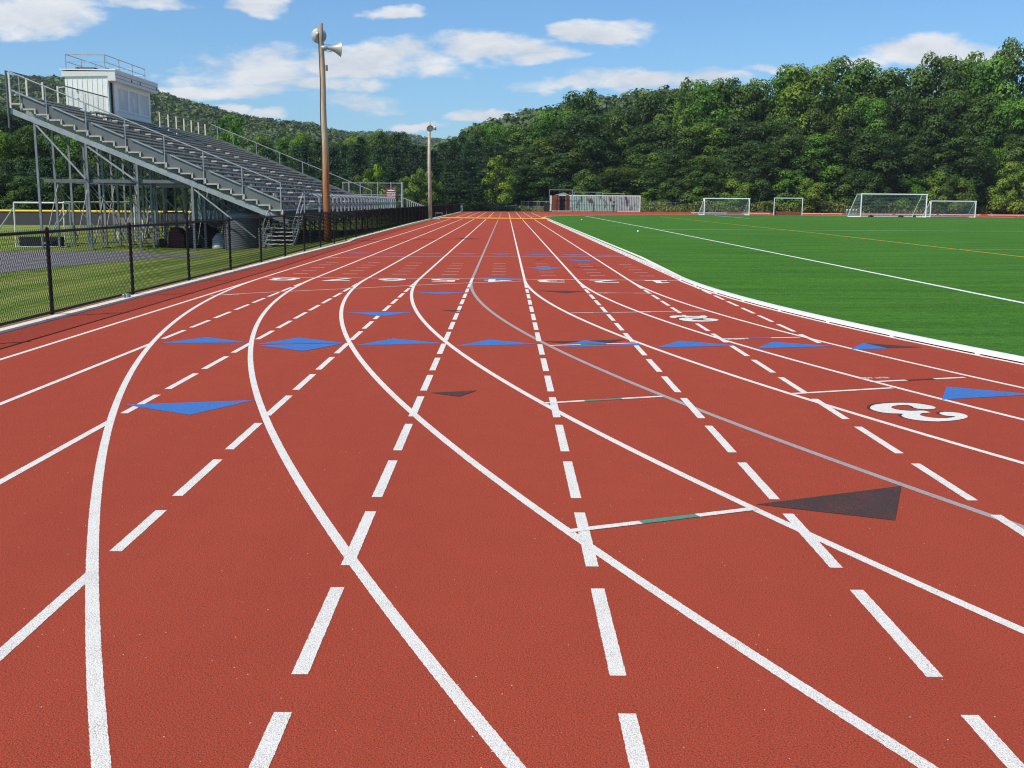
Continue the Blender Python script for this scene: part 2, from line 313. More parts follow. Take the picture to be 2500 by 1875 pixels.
def stadium(r, n=48):
    a = [math.pi+math.pi*i/n for i in range(n+1)]
    p = [(CX+r*math.cos(t), YC+r*math.sin(t)) for t in a]+[(CX-r*math.cos(t), YC2-r*math.sin(t)) for t in a]
    return p
turf = sheet('turf_field', stadium(R0-.21, 96), .004, 'turf', kind='structure')
# ------------------------------------------------------------------ painted markings
def strip(b, pts, w, z=.008, jit=0.):
    P = [np.array(p, float) for p in pts]; L = []; n = len(P)
    for i in range(n):
        d = P[min(i+1, n-1)]-P[max(i-1, 0)]; d /= np.linalg.norm(d); q = np.array([-d[1], d[0]])
        L.append((P[i]+q*(w/2+jit*random.uniform(-1, 1)), P[i]-q*(w/2+jit*random.uniform(-1, 1))))
    b.add([(*p, z) for l in L for p in l], [(2*i, 2*i+1, 2*i+3, 2*i+2) for i in range(n-1)])
def dense(a, c, step=.03):
    a, c = np.array(a, float), np.array(c, float); n = max(1, int(np.linalg.norm(c-a)/step)); return [a+(c-a)*i/n for i in range(n+1)]
ZL = .0012
for k in range(1, 9):
    b = MB(); r = R0+k*LW; t0 = math.pi
    pts = [(lane_x(k), y) for y in (YC2+50 if k > 4 else YC2+50, YC2, 70, 45, YC+.01)]
    strip(b, pts, .052, ZL, 0)
    n = 3600; pts = [(CX+r*math.cos(t0+.75*i/n), YC+r*math.sin(t0+.75*i/n)) for i in range(n+1)]
    strip(b, pts, .052, ZL, .0014)
    # far bend
    pts = [(CX-r*math.cos(-.9*i/60), YC2-r*math.sin(-.9*i/60)) for i in range(61)]; strip(b, [(CX-r*math.cos(t), YC2+r*math.sin(t)) for t in np.linspace(.02, 1.5, 60)], .052, ZL-.0005)
    b.build('lane_line', 'grey' if k == 4 else 'white', track)
b = MB(); strip(b, [(X0, YC2+45), (X0, YC)], .06, ZL); strip(b, [(CX+(R0+.03)*math.cos(math.pi+.9*i/600), YC+(R0+.03)*math.sin(math.pi+.9*i/600)) for i in range(601)], .06, ZL, .002); b.build('lane_line', 'white', track)
for k in range(0, 9):                        # the straight runs on: dashes inside the bend, solid outside it
    b = MB(); x = lane_x(k)
    r8 = R0+8*LW; ys_out = YC-math.sqrt(max(0, r8*r8-(x-CX)**2)) if k < 8 else YC
    if k >= 5: strip(b, dense((x, ys_out if k < 8 else YC), (x, -4), .012), .052, ZL+.0003, .0012)
    if k < 8:
        y = 6.25+.253
        i = 0
        for j in range(-9, 15):
            y1 = 7.295+1.067*j; y0 = y1-.803
            if y1 > YC-.35 or (k >= 5 and y0 < ys_out-.1) or (k == 0 and y0 < 11.5): continue
            if k >= 5: y0 = max(y0, ys_out+.27)
            if y1-y0 < .1: continue
            strip(b, dense((x, y0), (x, y1), .012), .056, ZL+.0003, .0012)
        if k: strip(b, [(x, YC-1.3), (x, YC+.2)], .053, ZL+.0003)
    if b.v: b.build('dashed_line' if k < 8 else 'sprint_line', 'white', track)
def tl(ox, oy, s): return lambda x, y: gp(ox+s*x, oy+s*y)
Q, Q1 = .27125, .37703
A1 = tl(600, 500, Q); A2 = tl(1100, 500, Q); A3 = tl(1600, 650, Q); A4 = tl(2000, 700, .22604); A5 = tl(0, 650, Q)
B1 = tl(0, 950, Q1); B2 = tl(833, 950, Q1); B3 = tl(1666, 950, Q1)
TRI = [('blue', [B1(805, 103), B1(1230, 168), B1(1645, 73)]), ('blue', [A5(1440, 695), A1(15, 1240), A5(1860, 640)]), ('blue', [A1(85, 1258), A1(880, 1245), A1(480, 1197)]), ('blue', [A1(85, 1266), A1(520, 1318), A1(895, 1247)]),
       ('blue', [A1(985, 1267), A1(1780, 1248), A1(1330, 1205)]), ('blue', [A2(45, 1273), A2(790, 1255), A2(345, 1215)]), ('blue', [A2(1850, 1287), A3(740, 715), A3(220, 672)]), ('blue', [A3(905, 742), A3(1600, 722), A3(1050, 682)]),
       ('blue', [A3(1760, 750), A3(2100, 742), A3(1870, 690)]), ('dark', [A4(505, 611), A4(745, 665), A4(1110, 655)]), ('blue', [A4(1325, 1222), A4(2330, 1166), A4(1375, 1082)]), ('blue', [A1(905, 970), A1(1230, 1005), A1(1510, 968)]),
       ('blue', [A1(1510, 785), A1(1760, 806), A1(1990, 790)]), ('dark', [A1(1760, 947), A1(1860, 962), A1(1970, 948)]), ('dark', [A2(770, 772), A2(1040, 796), A2(1215, 778)]), ('dark', [B2(580, 25), B2(765, 50), B2(880, 10)]), ('dark', [B3(478, 748), B3(1378, 852), B3(1418, 628)]),
       ('blue', [A2(660, 565), A2(850, 581), A2(1030, 567)]), ('blue', [A2(1010, 495), A2(1170, 508), A2(1310, 500)]), ('dark', [A2(1080, 565), A2(1280, 571), A2(1420, 566)]), ('dark', [A2(750, 488), A2(800, 494), A2(850, 489)]),
       ('blue', [A2(230, 657), A2(430, 671), A2(660, 661)]), ('dark', [A2(830, 1229), A2(1000, 1248), A2(1180, 1228)]), ('dark', [A2(1240, 1224), A2(1420, 1246), A2(1575, 1213)]), ('blue', [A2(1030, 1256), A2(1440, 1249), A2(1210, 1220)]), ('blue', [A2(950, 1284), A2(1700, 1266), A2(1705, 1254), A2(1200, 1268)])]
for i, (x0, x1, xm) in enumerate(((890, 1160, 1010), (1190, 1480, 1330), (1530, 1800, 1640), (1850, 2130, 1990))):
    TRI.append(('blue', [A1(x0, 431.5+2*i), A1(xm, 440+2*i), A1(x1, 432.5+2*i)]))
for x0, x1, xm, y in ((320, 600, 450, 440), (640, 940, 780, 443.5), (980, 1250, 1100, 447.5), (1270, 1550, 1400, 451)): TRI.append(('blue', [A2(x0, y), A2(xm, y+8), A2(x1, y+1.5)]))
for i, (m_, tri) in enumerate(TRI):
    b = MB(); b.add([(p[0], p[1], .0022+.0003*(i % 4)) for p in tri], [tuple(range(len(tri)))]); o = b.build('exchange_triangle', m_, track)
def cross(pts, segs, w=.05, name='cross_line'):       # segs: (from, to, colour) along the whole length
    P = [np.array(p) for p in pts]; d = [0]
    for i in range(len(P)-1): d.append(d[-1]+np.linalg.norm(P[i+1]-P[i]))
    at = lambda s: np.array([np.interp(s*d[-1], d, [p[j] for p in P]) for j in (0, 1)])
    for s0, s1, m_ in segs:
        b = MB(); n = max(2, int((s1-s0)*d[-1]/.05)); strip(b, [at(s0+(s1-s0)*i/n) for i in range(n+1)], w, .0032, .0012); b.build(name, m_, track)
cross([(lane_x(8), 21.48), (X0, 21.4)], [(0, 1, 'thin')], .055)
cross([gp(795, 628.8), gp(1100, 625.6), gp(1534, 626.2)], [(0, 1, 'thin')], .06)
cross([gp(515, 722), gp(600, 716.5), gp(870, 704), gp(1100, 692.5), gp(1276, 686.6)], [(0, 1, 'thin')], .045)
cross([A2(1310, 793), A2(1810, 797)], [(0, .37, 'thin'), (.37, .68, 'grey'), (.68, 1, 'thin')])
cross([A2(1080, 975), A2(1700, 967)], [(0, .33, 'thin'), (.33, .6, 'grey'), (.6, 1, 'thin')]); cross([A2(1700, 962), A3(450, 405)], [(0, 1, 'thin')])
cross([A3(600, 655), A3(1300, 641)], [(0, .34, 'white'), (.34, .63, 'blue'), (.63, 1, 'white')])
cross([A4(560, 1030), A4(1570, 982)], [(0, .37, 'white'), (.37, .67, 'dark'), (.67, 1, 'white')])
cross([A3(1220, 1150), A3(2130, 1097)], [(0, 1, 'white')])
cross([B2(1300, 93), B2(2080, 48)], [(0, .345, 'white'), (.345, .655, 'green'), (.655, 1, 'white')])
cross([B2(1470, 922), B3(470, 775)], [(0, .37, 'white'), (.37, .675, 'green'), (.675, 1, 'white')])
cross([A2(890, 1268), A2(1700, 1245)], [(0, .34, 'white'), (.34, .63, 'green'), (.63, 1, 'white')])
cross([gp(1076, 533), gp(1330, 529)], [(0, 1, 'thin')], .12)
for k in range(8):                           # five hip marks in every lane beyond the finish
    for j in range(5):
        b = MB(); xc = lane_x(k)-LW/2; strip(b, [(xc-.16, 22.65+1.043*j), (xc+.16, 22.65+1.043*j)], .05, .003); b.build('tick_mark', 'thin', track)
def text_mesh(s, m_, name, origin, right, up, w, h, parent, z=None, bold=.03, normal=None):
    cu = bpy.data.curves.new('txt', 'FONT'); cu.body = s; cu.offset = bold; cu.size = 1
    o = bpy.data.objects.new('txt', cu); COL.objects.link(o); bpy.context.view_layer.update()
    me = bpy.data.meshes.new_from_object(o); bpy.data.objects.remove(o); bpy.data.curves.remove(cu)
    n = len(me.vertices); co = np.zeros(n*3); me.vertices.foreach_get('co', co); co = co.reshape(-1, 3)
    lo, hi = co.min(0), co.max(0); q = (co-(lo+hi)/2)/np.maximum(hi-lo, 1e-6)
    Rt, Up = np.array(right, float), np.array(up, float)
    P = np.array(origin)[None]+q[:, :1]*w*Rt+q[:, 1:2]*h*Up
    me.vertices.foreach_set('co', P.ravel()); me.update(); me.name = name
    me.materials.clear(); me.materials.append(MT[m_]); ob = bpy.data.objects.new(name, me); COL.objects.link(ob)
    if parent is not None: ob.parent = parent; ob.matrix_parent_inverse = parent.matrix_basis.inverted()
    return ob
b = MB(); b.add([(lane_x(0)-LW/2-.5*u, 21.0-.74*v, .004) for u, v in ((-.45, -.5), (.45, -.5), (.45, -.34), (.15, -.34), (.15, .5), (-.08, .5), (-.42, .30), (-.36, .18), (-.13, .28), (-.13, -.34), (-.45, -.34))], [tuple(range(11))]); b.build('lane_number', 'white', track)
for k in range(1, 8):
    text_mesh(str(k+1), 'white', 'lane_number', (lane_x(k)-LW/2, 21.0, .004), (-1, 0, 0), (0, -1, 0), .56 if k else .34, .74, track, bold=.012)
C3, C2 = tl(2100, 970, 280/1270), tl(1620, 760, 150/1270)
DIG = ((C3, [(108,120),(125,100),(170,85),(250,75),(350,68),(450,66),(550,68),(650,76),(740,90),(800,102),(832,115),(835,125),(815,134),(760,137),(690,136),(630,130),(590,118),(572,104),(530,92),(480,91),(420,93),(365,102),(340,113),(350,125),(390,138),(450,148),(520,154),(590,156),(650,153),(700,153),(740,160),(775,175),(740,178),(700,178),(670,187),(660,198),(680,210),(730,222),(800,232),(880,237),(950,236),(1010,230),(1055,222),(1040,215),(990,213),(930,205),(885,190),(876,180),(890,172),(940,167),(1020,170),(1100,180),(1160,195),(1190,212),(1188,228),(1150,243),(1070,258),(970,268),(860,273),(750,270),(640,260),(550,246),(485,228),(456,210),(462,200),(485,190),(420,185),(360,184),(290,180),(210,168),(150,150),(115,135)], (-36, -9)),
       (C2, [(120,117),(135,105),(180,96),(260,93),(400,95),(500,100),(600,105),(745,103),(770,93),(850,93),(900,108),(908,120),(890,133),(840,144),(760,152),(680,157),(610,160),(580,168),(600,182),(660,190),(760,195),(880,195),(960,193),(1015,190),(960,184),(880,180),(820,173),(806,163),(830,155),(900,150),(1000,155),(1090,165),(1135,180),(1132,192),(1090,203),(1010,211),(900,216),(780,218),(650,217),(570,215),(480,207),(400,197),(340,182),(312,168),(330,152),(390,143),(470,139),(560,136),(650,132),(720,127),(745,122),(680,120),(600,122),(520,126),(450,124),(400,118),(330,122),(275,129),(265,140),(215,145),(160,141),(130,130)], (-16, -5)))
for f_, pts, (ox, oy) in DIG:
    for m_, dx, dy, z in (('dark', ox, oy, .0036), ('white', 0, 0, .0046)):
        b = MB(); b.add([(*f_(x+dx, y+dy), z) for x, y in pts], [tuple(range(len(pts)))[::-1]]); b.build('lane_number', m_, track)
def scrawl(p0, p1, s, h):                    # small painted line captions, read from the far side
    p0, p1 = np.array(p0), np.array(p1); d = p1-p0; L = np.linalg.norm(d); d /= L; up = np.array([d[1], -d[0]]); up = up if up[1] < 0 else -up
    text_mesh(s, 'white', 'line_caption', (*((p0+p1)/2), .004), (-d[0], -d[1], 0), (*up, 0), L, h, track, bold=.015)
scrawl(A4(448, 992), A4(745, 985), 'RELAY  4x200', .075); scrawl(A3(640, 660), A3(800, 657), '4x4 RELAY', .10); scrawl(A1(720, 480), A1(830, 479), '55 M FINISH', .14); scrawl(A2(1320, 796), A2(1410, 796), 'RELAY', .10); scrawl(A2(1700, 967), A2(1795, 966), 'RELAY', .10); scrawl(A5(2010, 258), A5(2150, 258), 'START', .10)
def fline(pts, w, m_, name='field_line'):
    b = MB(); strip(b, pts, w, .0085); b.build(name, m_, turf)
MT['yline'] = mat('yellow_turf_fibre', (.62, .34, .02), .8); MT['wline'] = mat('white_turf_fibre', (.74, .76, .74), .8, var=.12, scale=9)
fline([gp(1430, 528), (8.85, 62.5), gp(2000, 640), gp(2500, 741), (8.2, 8)], .11, 'wline'); fline([(17.3, 119), (16.7, 56.5), (15.87, 32), (15.5, 20)], .11, 'yline')
fline([gp(1610, 560.5), gp(2500, 565), gp(3300, 570)], .11, 'wline'); fline([gp(2290, 609), gp(2600, 611)], .11, 'yline'); fline([gp(1744, 526.5), gp(1830, 533.5)], .12, 'wline'); fline([gp(1830, 533.5), gp(2100, 536), gp(2500, 540)], .12, 'wline')
fline([gp(1985, 529), gp(2090, 531)], .12, 'wline'); fline([gp(1800, 541.5), gp(2500, 545)], .09, 'yline'); fline([gp(1435, 526.5), gp(1580, 526)], .1, 'wline')
# raised white kerb rail along the inside of lane 1, and the concrete edging on the straight
kr = thing('kerb_rail', 'low white metal rail bending along the inside edge of the track', 'kerb rail', (X0, YC, 0))
def rail_path(r0, y_end): return [(CX+r0*math.cos(math.pi+1.0*i/160), YC+r0*math.sin(math.pi+1.0*i/160)) for i in range(160, -1, -1)]+[(CX-r0, y) for y in np.linspace(YC+.6, y_end, 90)]
def profile(b, path, x0, x1, z0, z1):        # a rectangular section swept along a path; x measured towards the field
    n = len(path); vs = []
    for i, p in enumerate(path):
        d = np.array(path[min(i+1, n-1)])-np.array(path[max(i-1, 0)]); d /= np.linalg.norm(d); q = np.array([d[1], -d[0]])
        for xx, z in ((x0, z0), (x1, z0), (x1, z1), (x0, z1)): vs.append((p[0]+q[0]*xx, p[1]+q[1]*xx, z))
    fs = [(4*i+j, 4*i+(j+1) % 4, 4*i+4+(j+1) % 4, 4*i+4+j) for i in range(n-1) for j in range(4)]+[(0, 1, 2, 3), (4*n-1, 4*n-2, 4*n-3, 4*n-4)]
    b.add(vs, fs)
b = MB(); profile(b, rail_path(R0-.005, YC2-2), 0, .06, .014, .062); b.build('rail', 'wmetal', kr)
b = MB()
for a in np.arange(0, 1.0, .0385): 
    c = np.array((CX+(R0-.02)*math.cos(math.pi+a), YC+(R0-.02)*math.sin(math.pi+a))); b.box(c[0]-.03, c[0]+.03, c[1]-.03, c[1]+.03, .001, .03)
for y in np.arange(YC+1, YC2-2, 1.5): b.box(X0-.008, X0+.03, y-.03, y+.03, .001, .03)
_f = kr
for (v0, f0), (v1, f1) in list(zip(b.cuts, b.cuts[1:]+[(len(b.v), len(b.f))])): q = MB(); q.add(b.v[v0:v1], [tuple(i-v0 for i in f) for f in b.f[f0:f1]]); q.build('foot', 'wmetal', kr)
b = MB(); profile(b, [(X0+.06+.21*min(1, (y-YC)/9.), y) for y in np.linspace(YC-1, YC2, 60)]+[(CX-(R0-.20)*math.cos(q), YC2+(R0-.20)*math.sin(q)) for q in np.linspace(.02, 2.2, 90)], 0, .10, -.02, .014); tag(b.build('turf_edging', 'concrete'), kind='structure')
b = MB(); profile(b, [(-6.02, y) for y in (-20, 26, 40)]+[(-6.22, 43), (-6.62, 76), (-6.7, 156)], -.03, .13, -.03, .03); tag(b.build('concrete_strip', 'concrete'), kind='structure')
# paved path behind the fence
PTH = [gp(-300, 712, -.404), gp(0, 667, -.404), gp(122, 652, -.404), gp(312, 637, -.404), gp(410, 629, -.404), gp(520, 626, -.404), gp(640, 620, -.404), gp(640, 617.5, -.404), gp(500, 622, -.404), gp(400, 619, -.404), gp(298, 612.7, -.404), gp(0, 614.5, -.404), gp(-300, 617, -.404)]
sheet('asphalt_path', PTH, -.404, 'asphalt', kind='structure')
# ------------------------------------------------------------------ chain link fences
def linkmesh(b, pts, z0, z1, pitch, wire, tips=0):   # two families of slanting wires between two heights along a polyline
    P = [np.array(p, float) for p in pts]; d = np.cumsum([0]+[np.linalg.norm(P[i+1]-P[i]) for i in range(len(P)-1)])
    H = z1-z0; L = d[-1]; xs = np.array([p[0] for p in P]); yv = np.array([p[1] for p in P])
    at = lambda s: (np.interp(s, d, xs), np.interp(s, d, yv)); sl = .62      # run per rise of a wire
    s = -H*sl
    while s < L:
        for sg in (1, -1):
            a, c = (s, s+H*sl) if sg > 0 else (s+H*sl, s)
            za, zc = z0, z1
            def clip(q, zq, o, zo):
                if q < 0: return 0., zq+(zo-zq)*(0-q)/(o-q)
                if q > L: return L, zq+(zo-zq)*(L-q)/(o-q)
                return q, zq
            (a2, za2), (c2, zc2) = clip(a, za, c, zc), clip(c, zc, a, za)
            if abs(a2-c2) < 1e-3: continue
            pa, pc = at(a2), at(c2); t = np.array(pc)-np.array(pa); t /= max(np.linalg.norm(t), 1e-9); nrm = np.array([-t[1], t[0]])*wire*.5
            w = wire*.6
            vs = [(pa[0]-nrm[0]-t[0]*w*.7, pa[1]-nrm[1]-t[1]*w*.7, za2), (pa[0]+nrm[0], pa[1]+nrm[1], za2), (pa[0]-nrm[0]+t[0]*w*.7, pa[1]-nrm[1]+t[1]*w*.7, za2)]
            vs += [(x+pc[0]-pa[0], y+pc[1]-pa[1], zc2) for x, y, _ in vs]
            b.add(vs, [(0, 1, 4, 3), (1, 2, 5, 4), (2, 0, 3, 5)])
        if tips and 0 < s+H*sl < L and tips > s:
            p = at(s+H*sl); b.tube([(p[0], p[1], z1-.01), (p[0]+.008, p[1]+.012, z1+.035)], wire*.6, 3, cap=False)
        s += pitch
def fence_line(name, label, pts, spacing, h, pitch, wire, m_, rp=.03, rr=.021, bottom=True, z=0, tips=0, postn=8, ph=.0):
    t = thing(name, label, 'fence', (*pts[0], z))
    P = [np.array(p, float) for p in pts]; d = np.cumsum([0]+[np.linalg.norm(P[i+1]-P[i]) for i in range(len(P)-1)])
    at = lambda s: (float(np.interp(s, d, [p[0] for p in P])), float(np.interp(s, d, [p[1] for p in P])))
    for s in np.arange(ph, d[-1]+.01, spacing):
        x, y = at(s); bb = MB(); bb.tube([(x, y, z), (x, y, z+h+.02)], rp, postn); bb.lathe([(0, rp*1.15), (.03, rp*.9), (.045, .004)], (x, y, z+h+.02), (0, 0, 1), postn); bb.build('post', m_, t)
    bb = MB(); bb.tube([(*p, z+h) for p in pts], rr, 8); bb.build('top_rail', m_, t)
    if bottom: bb = MB(); bb.tube([(*p, z+.06) for p in pts], rr*.9, 6); bb.build('bottom_rail', m_, t)
    bb = MB(); linkmesh(bb, [(p[0]-.02, p[1]) for p in pts], z+.05, z+h+.015, pitch, wire, tips); bb.build('wire_mesh', 'wire' if m_ == 'black' else m_, t)
    return t
fence_line('chain_link_fence', 'long black chain link fence along the outside of the straight', [(-6.05, -1.73), (-6.08, 24), (-6.28, 38), (-6.7, 76), (-6.75, 156.5)], 3.09, 1.125, .060, .0046, 'black', .027, .020, tips=40, ph=.3)
fence_line('end_fence', 'low black chain link fence across the far end of the track', [FA, FB, FC], 4.2, 1.1, .22, .008, 'black', .045, .03)
# drink can at the fence foot
cn = thing('drink_can', 'small silver drink can lying at the foot of the second near fence post', 'can', (-6.0, 16.5, .06))
b = MB(); b.lathe([(-.065, .0), (-.065, .028), (-.055, .034), (.05, .034), (.062, .027), (.062, 0)], (-5.98, 16.55, .056), (.55, .83, 0), 16); b.build('can_body', 'galv', cn, True)
b = MB(); b.lathe([(-.03, .0352), (-.005, .0352)], (-5.98, 16.55, .056), (.55, .83, 0), 16); b.build('label_band', 'wmetal', cn)
# ------------------------------------------------------------------ speaker poles
def horn(t, base, ax, L=.62, r=.30, back=True):
    base = Vector(base); ax = Vector(ax).normalized()
    h = MB(); h.lathe([(0, .05), (.10, .06), (L*.45, .10), (L*.7, .155), (L*.88, .225), (L, r), (L+.01, r+.012), (L+.012, r-.005)], base, ax, 26); ob = h.build('horn_bell', 'horn', t, True)
    h = MB(); h.lathe([(L*.9, r*.74), (L*.55, .115), (L*.35, .07), (L*.35, 0)], base+ax*.01, ax, 22); h.build('throat', 'hornin', ob, True)
    h = MB(); h.lathe([(-.16, 0), (-.16, .07), (0, .085), (.05, .075)], base, ax, 16); h.build('driver', 'horn', ob, True)
    h = MB(); sd = Vector((0, 0, 1))
    for q in (-1, 1): h.tube([base+sd*.10*q-ax*.1, base+sd*.12*q+ax*L*.42], .011, 6)
    h.build('bracket', 'galvd', ob)
px_, py_ = gp(800.5, 592.3, -.05)
pz = zl(px_)
sp = thing('speaker_pole', 'tall timber pole by the bleachers, rusty brown low down, with two horns', 'pole', (px_, py_, pz-.05))
tx, ty, tz = ay(783, 57, py_)
b = MB(); n = 14; b.tube([(px_+(tx-px_)*i/n+.012*math.sin(i*1.3), py_, pz-.2+(tz-pz+.2)*i/n) for i in range(n+1)], [.158-.068*i/n for i in range(n+1)], 16); b.build('shaft', 'wood', sp, True)
hx = ay(788, 118, py_); horn(sp, (hx[0]+.10, py_, hx[2]+.02), (1, .38, -.03), .56, .27)
hx = ay(772, 82, py_); horn(sp, (hx[0]+.03, py_+.22, hx[2]), (-.10, 1, .02), .36, .275)
b = MB(); q = ay(790, 166, py_); b.box(q[0]+.08, q[0]+.15, py_-.05, py_+.05, q[2]-.1, q[2]+.1); b.build('junction_box', 'galvd', sp); b = MB(); b.tube([(px_-.145+.075*i/n+(tx-px_)*i/n+.012*math.sin(i*1.3), py_-.09, pz+(tz-pz-.35)*i/n) for i in range(n+1)], .013, 6); b.build('cable', 'tarp', sp)
Y2 = 92.0; a = ay(1050, 497, Y2); c = ay(1048, 299, Y2)
sp2 = thing('speaker_pole', 'slim pale timber pole by the fence near the end of the straight', 'pole', (a[0], Y2, zl(a[0])))
b = MB(); b.tube([(a[0]+.02, Y2, zl(a[0])-.2), ((a[0]+c[0])/2-.03, Y2, (a[2]+c[2])/2), (c[0], Y2, c[2])], [.17, .15, .11], 12); b.build('shaft', 'wood2', sp2, True)
h1 = ay(1047, 312, Y2); horn(sp2, (h1[0]+.05, Y2-.25, h1[2]+.1), (.25, -1, -.5), .45, .28); horn(sp2, (h1[0]+.15, Y2, h1[2]-.05), (1, -.1, .1), .45, .2)
# ------------------------------------------------------------------ bleachers
YB, YE, TR, RS = 41.2, 68.6, .488, .1955
XF, ZF = -8.62, 1.173
bl = thing('bleachers', 'big weathered grey metal bleachers on a steel frame', 'bleachers', (-9, YB, -.41))
AIS = [(47.3, 48.7), (57.2, 58.6)]
def segs(): 
    e = [YB+.05]+[q for a_ in AIS for q in a_]+[YE]; return [(e[i], e[i+1]) for i in range(0, len(e), 2)]
for r in range(21):
    x, z = XF-TR*r, ZF+RS*r
    b = MB(); b.box(x-TR+.01, x, YB, YE, z-.035, z); b.build('footboard', 'alu', bl)
    if r < 20: b = MB(); b.box(x-TR-.012, x-TR+.008, YB, YE, z+.001, z+RS-.036); b.build('riser', 'riser', bl)
    b = MB()
    for y0, y1 in segs(): b.box(x-TR+.10, x-TR+.33, y0+.02, y1, z+.31, z+.355)
    s_ = b.build('seat_board', 'seat', bl)
    b = MB()
    for y0, y1 in segs():
        b.box(x-TR+.17, x-TR+.23, y0+.06, y1-.06, z+.27, z+.309)
        for y in np.arange(y0+.5, y1, 1.5): b.box(x-TR+.17, x-TR+.23, y-.03, y+.03, z, z+.27)
    b.build('bracket', 'galvd', s_)
    for y0, y1 in segs()[1:]: b = MB(); b.box(x-TR+.095, x-TR+.335, y0+.004, y0+.019, z+.295, z+.36); b.build('end_cap', 'cap', s_)
for y0, y1 in AIS:
    for r in range(20):
        x, z = XF-TR*r, ZF+RS*r
        b = MB(); b.box(x-TR+.012, x-TR+.26, y0+.1, y1-.1, z+.002, z+RS*.5); o = b.build('aisle_step', 'riser', bl)
zt = lambda x: ZF+(XF-x)/TR*RS               # slope line through the tread fronts
xb = XF-21*TR
for i, y in enumerate(np.linspace(YB-.04, YE+.04, 19)):
    t = MB(); t.beam((XF+.18, y, zt(XF)-.46), (xb-.1, y, zt(xb)-.42), .09, .20); fr = t.build('frame', 'galv', bl)
    for j, x in enumerate((-18.0, -16.1, -14.2, -12.1)):
        t = MB(); t.box(x-.042, x+.042, y-.04, y+.04, zl(x)-.02, zt(x)-.52); t.box(x-.13, x+.13, y-.12, y+.12, zl(x)-.02, zl(x)+.04); t.build('leg', 'leg', fr)
    t = MB(); t.beam((-18.0, y+.10, 2.22), (-11.9, y+.10, 2.22), .08, .13); t.build('tie_beam', 'galvd', fr)
    t = MB()
    if i < 18:
        t.beam((-17.9, y-.1, zt(-17.9)-.6), (-16.15, y-.1, 2.3), .05, .06); t.beam((-16.0, y-.1, zt(-16.0)-.62), (-14.3, y-.1, 2.3), .05, .06); t.beam((-12.0, y-.1, zt(-12.0)-.6), (-9.7, y-.1, .1), .045, .05)
        each(t, 'brace', 'galvd' if i else 'galv', fr)
t = MB()
dy = (YE-YB+.08)/18
for i in range(18):
    y = YB-.04+dy*i
    for x, x2 in ((-18.0, -16.15), (-14.2, -12.15)) if i % 2 else ((-16.1, -14.25),): t.tube([(x, y+.16, 2.1), (x2, y+.16, -.1)], .018, 6)
    for x in (-18.0, -16.1, -14.2, -12.1):
        if i % 2 == 0: t.tube([(x+.1, y, -.2), (x+.1, y+dy, 2.1)], .019, 6); (t.tube([(x+.1, y+dy, 2.4), (x+.1, y+dy*.3, zt(x)-.6)], .018, 6) if zt(x) > 3.3 else None)
        else: t.tube([(x+.1, y+dy, .0), (x+.1, y, 2.2)], .019, 6)
each(t, 'cross_brace', 'leg', bl)
t = MB(); t.box(-13.6, -11.2, YB+.3, YE, 2.0, 2.16); t.build('walkway_beam', 'galvd', bl)
# end panels, handrails
for y, nm in ((YB-.10, 'end_panel'), (YE+.08, 'end_panel')):
    b = MB()
    for r in range(20):
        x, z = XF-TR*r, ZF+RS*r
        b.prism([(x, z), (x, z+.30), (x-TR, z+.30+RS), (x-TR, z)], 'y', y-.01, y+.01)
    b.build(nm, 'panel', bl)
def end_rail(y, s):
    b = MB(); tops = []
    for r in list(range(0, 20, 3))+[20]:
        x, z = XF-TR*r-.06, ZF+RS*r; b.tube([(x, y, z-.22), (x, y, z+1.02)], .024, 8); tops.append((x, y, z+1.02))
    each(b, 'rail_post', 'galv', bl)
    b = MB(); b.tube([tops[0]]+tops[1:], .024, 8); b.tube([(tops[-1][0], y, tops[-1][2]), (XF-21*TR-.05, y, tops[-1][2]+.2)], .024, 8); each(b, 'handrail', 'galv', bl)
    if s:
        b = MB()
        for r in range(0, 20, 3): x, z = XF-TR*r, ZF+RS*r; b.beam((x-.12, y, z+.37), (x-TR*2.72, y, z+.37+RS*2.6), .05, .05)
        each(b, 'toe_rail', 'galv', bl)
        b = MB()
        for r in range(21): x, z = XF-TR*r, ZF+RS*r; b.box(x-TR+.03, x-.03, y-.03, y+.02, z-.04, z+.012); b.box(x-.045, x+.015, y-.03, y+.02, z-RS+.01, z+.012)
        each(b, 'tread_edge', 'cap', bl)
end_rail(YB-.14, 1); end_rail(YE+.12, 0)
XBK = XF-21*TR-.05; ZBK = ZF+RS*20
b = MB()
for i, y in enumerate(np.arange(YB+.1, YE, 1.462)):
    if 51.2 < y < 57.8: continue
    b.box(XBK-.03, XBK+.03, y-.03, y+.03, ZBK-.3, ZBK+1.12)
each(b, 'back_post', 'nosing', bl)
b = MB(); b.tube([(XBK, YB-.14, ZBK+1.2), (XBK, 51.3, ZBK+1.2)], .028, 8); b.tube([(XBK, 57.7, ZBK+1.2), (XBK, YE+.1, ZBK+1.2)], .028, 8); b.tube([(XBK, YB-.14, ZBK-.9), (XBK, YB-.14, ZBK+1.2)], .04, 8); each(b, 'back_rail', 'galvd', bl)
b = MB(); linkmesh(b, [(XBK-.06, YB), (XBK-.06, 51.3)], ZBK-.2, ZBK+1.2, .06, .0015); b.build('back_mesh', 'rustwire', bl); b = MB(); linkmesh(b, [(XBK-.06, 57.7), (XBK-.06, YE)], ZBK-.2, ZBK+1.2, .06, .0015); b.build('back_mesh', 'rustwire', bl)
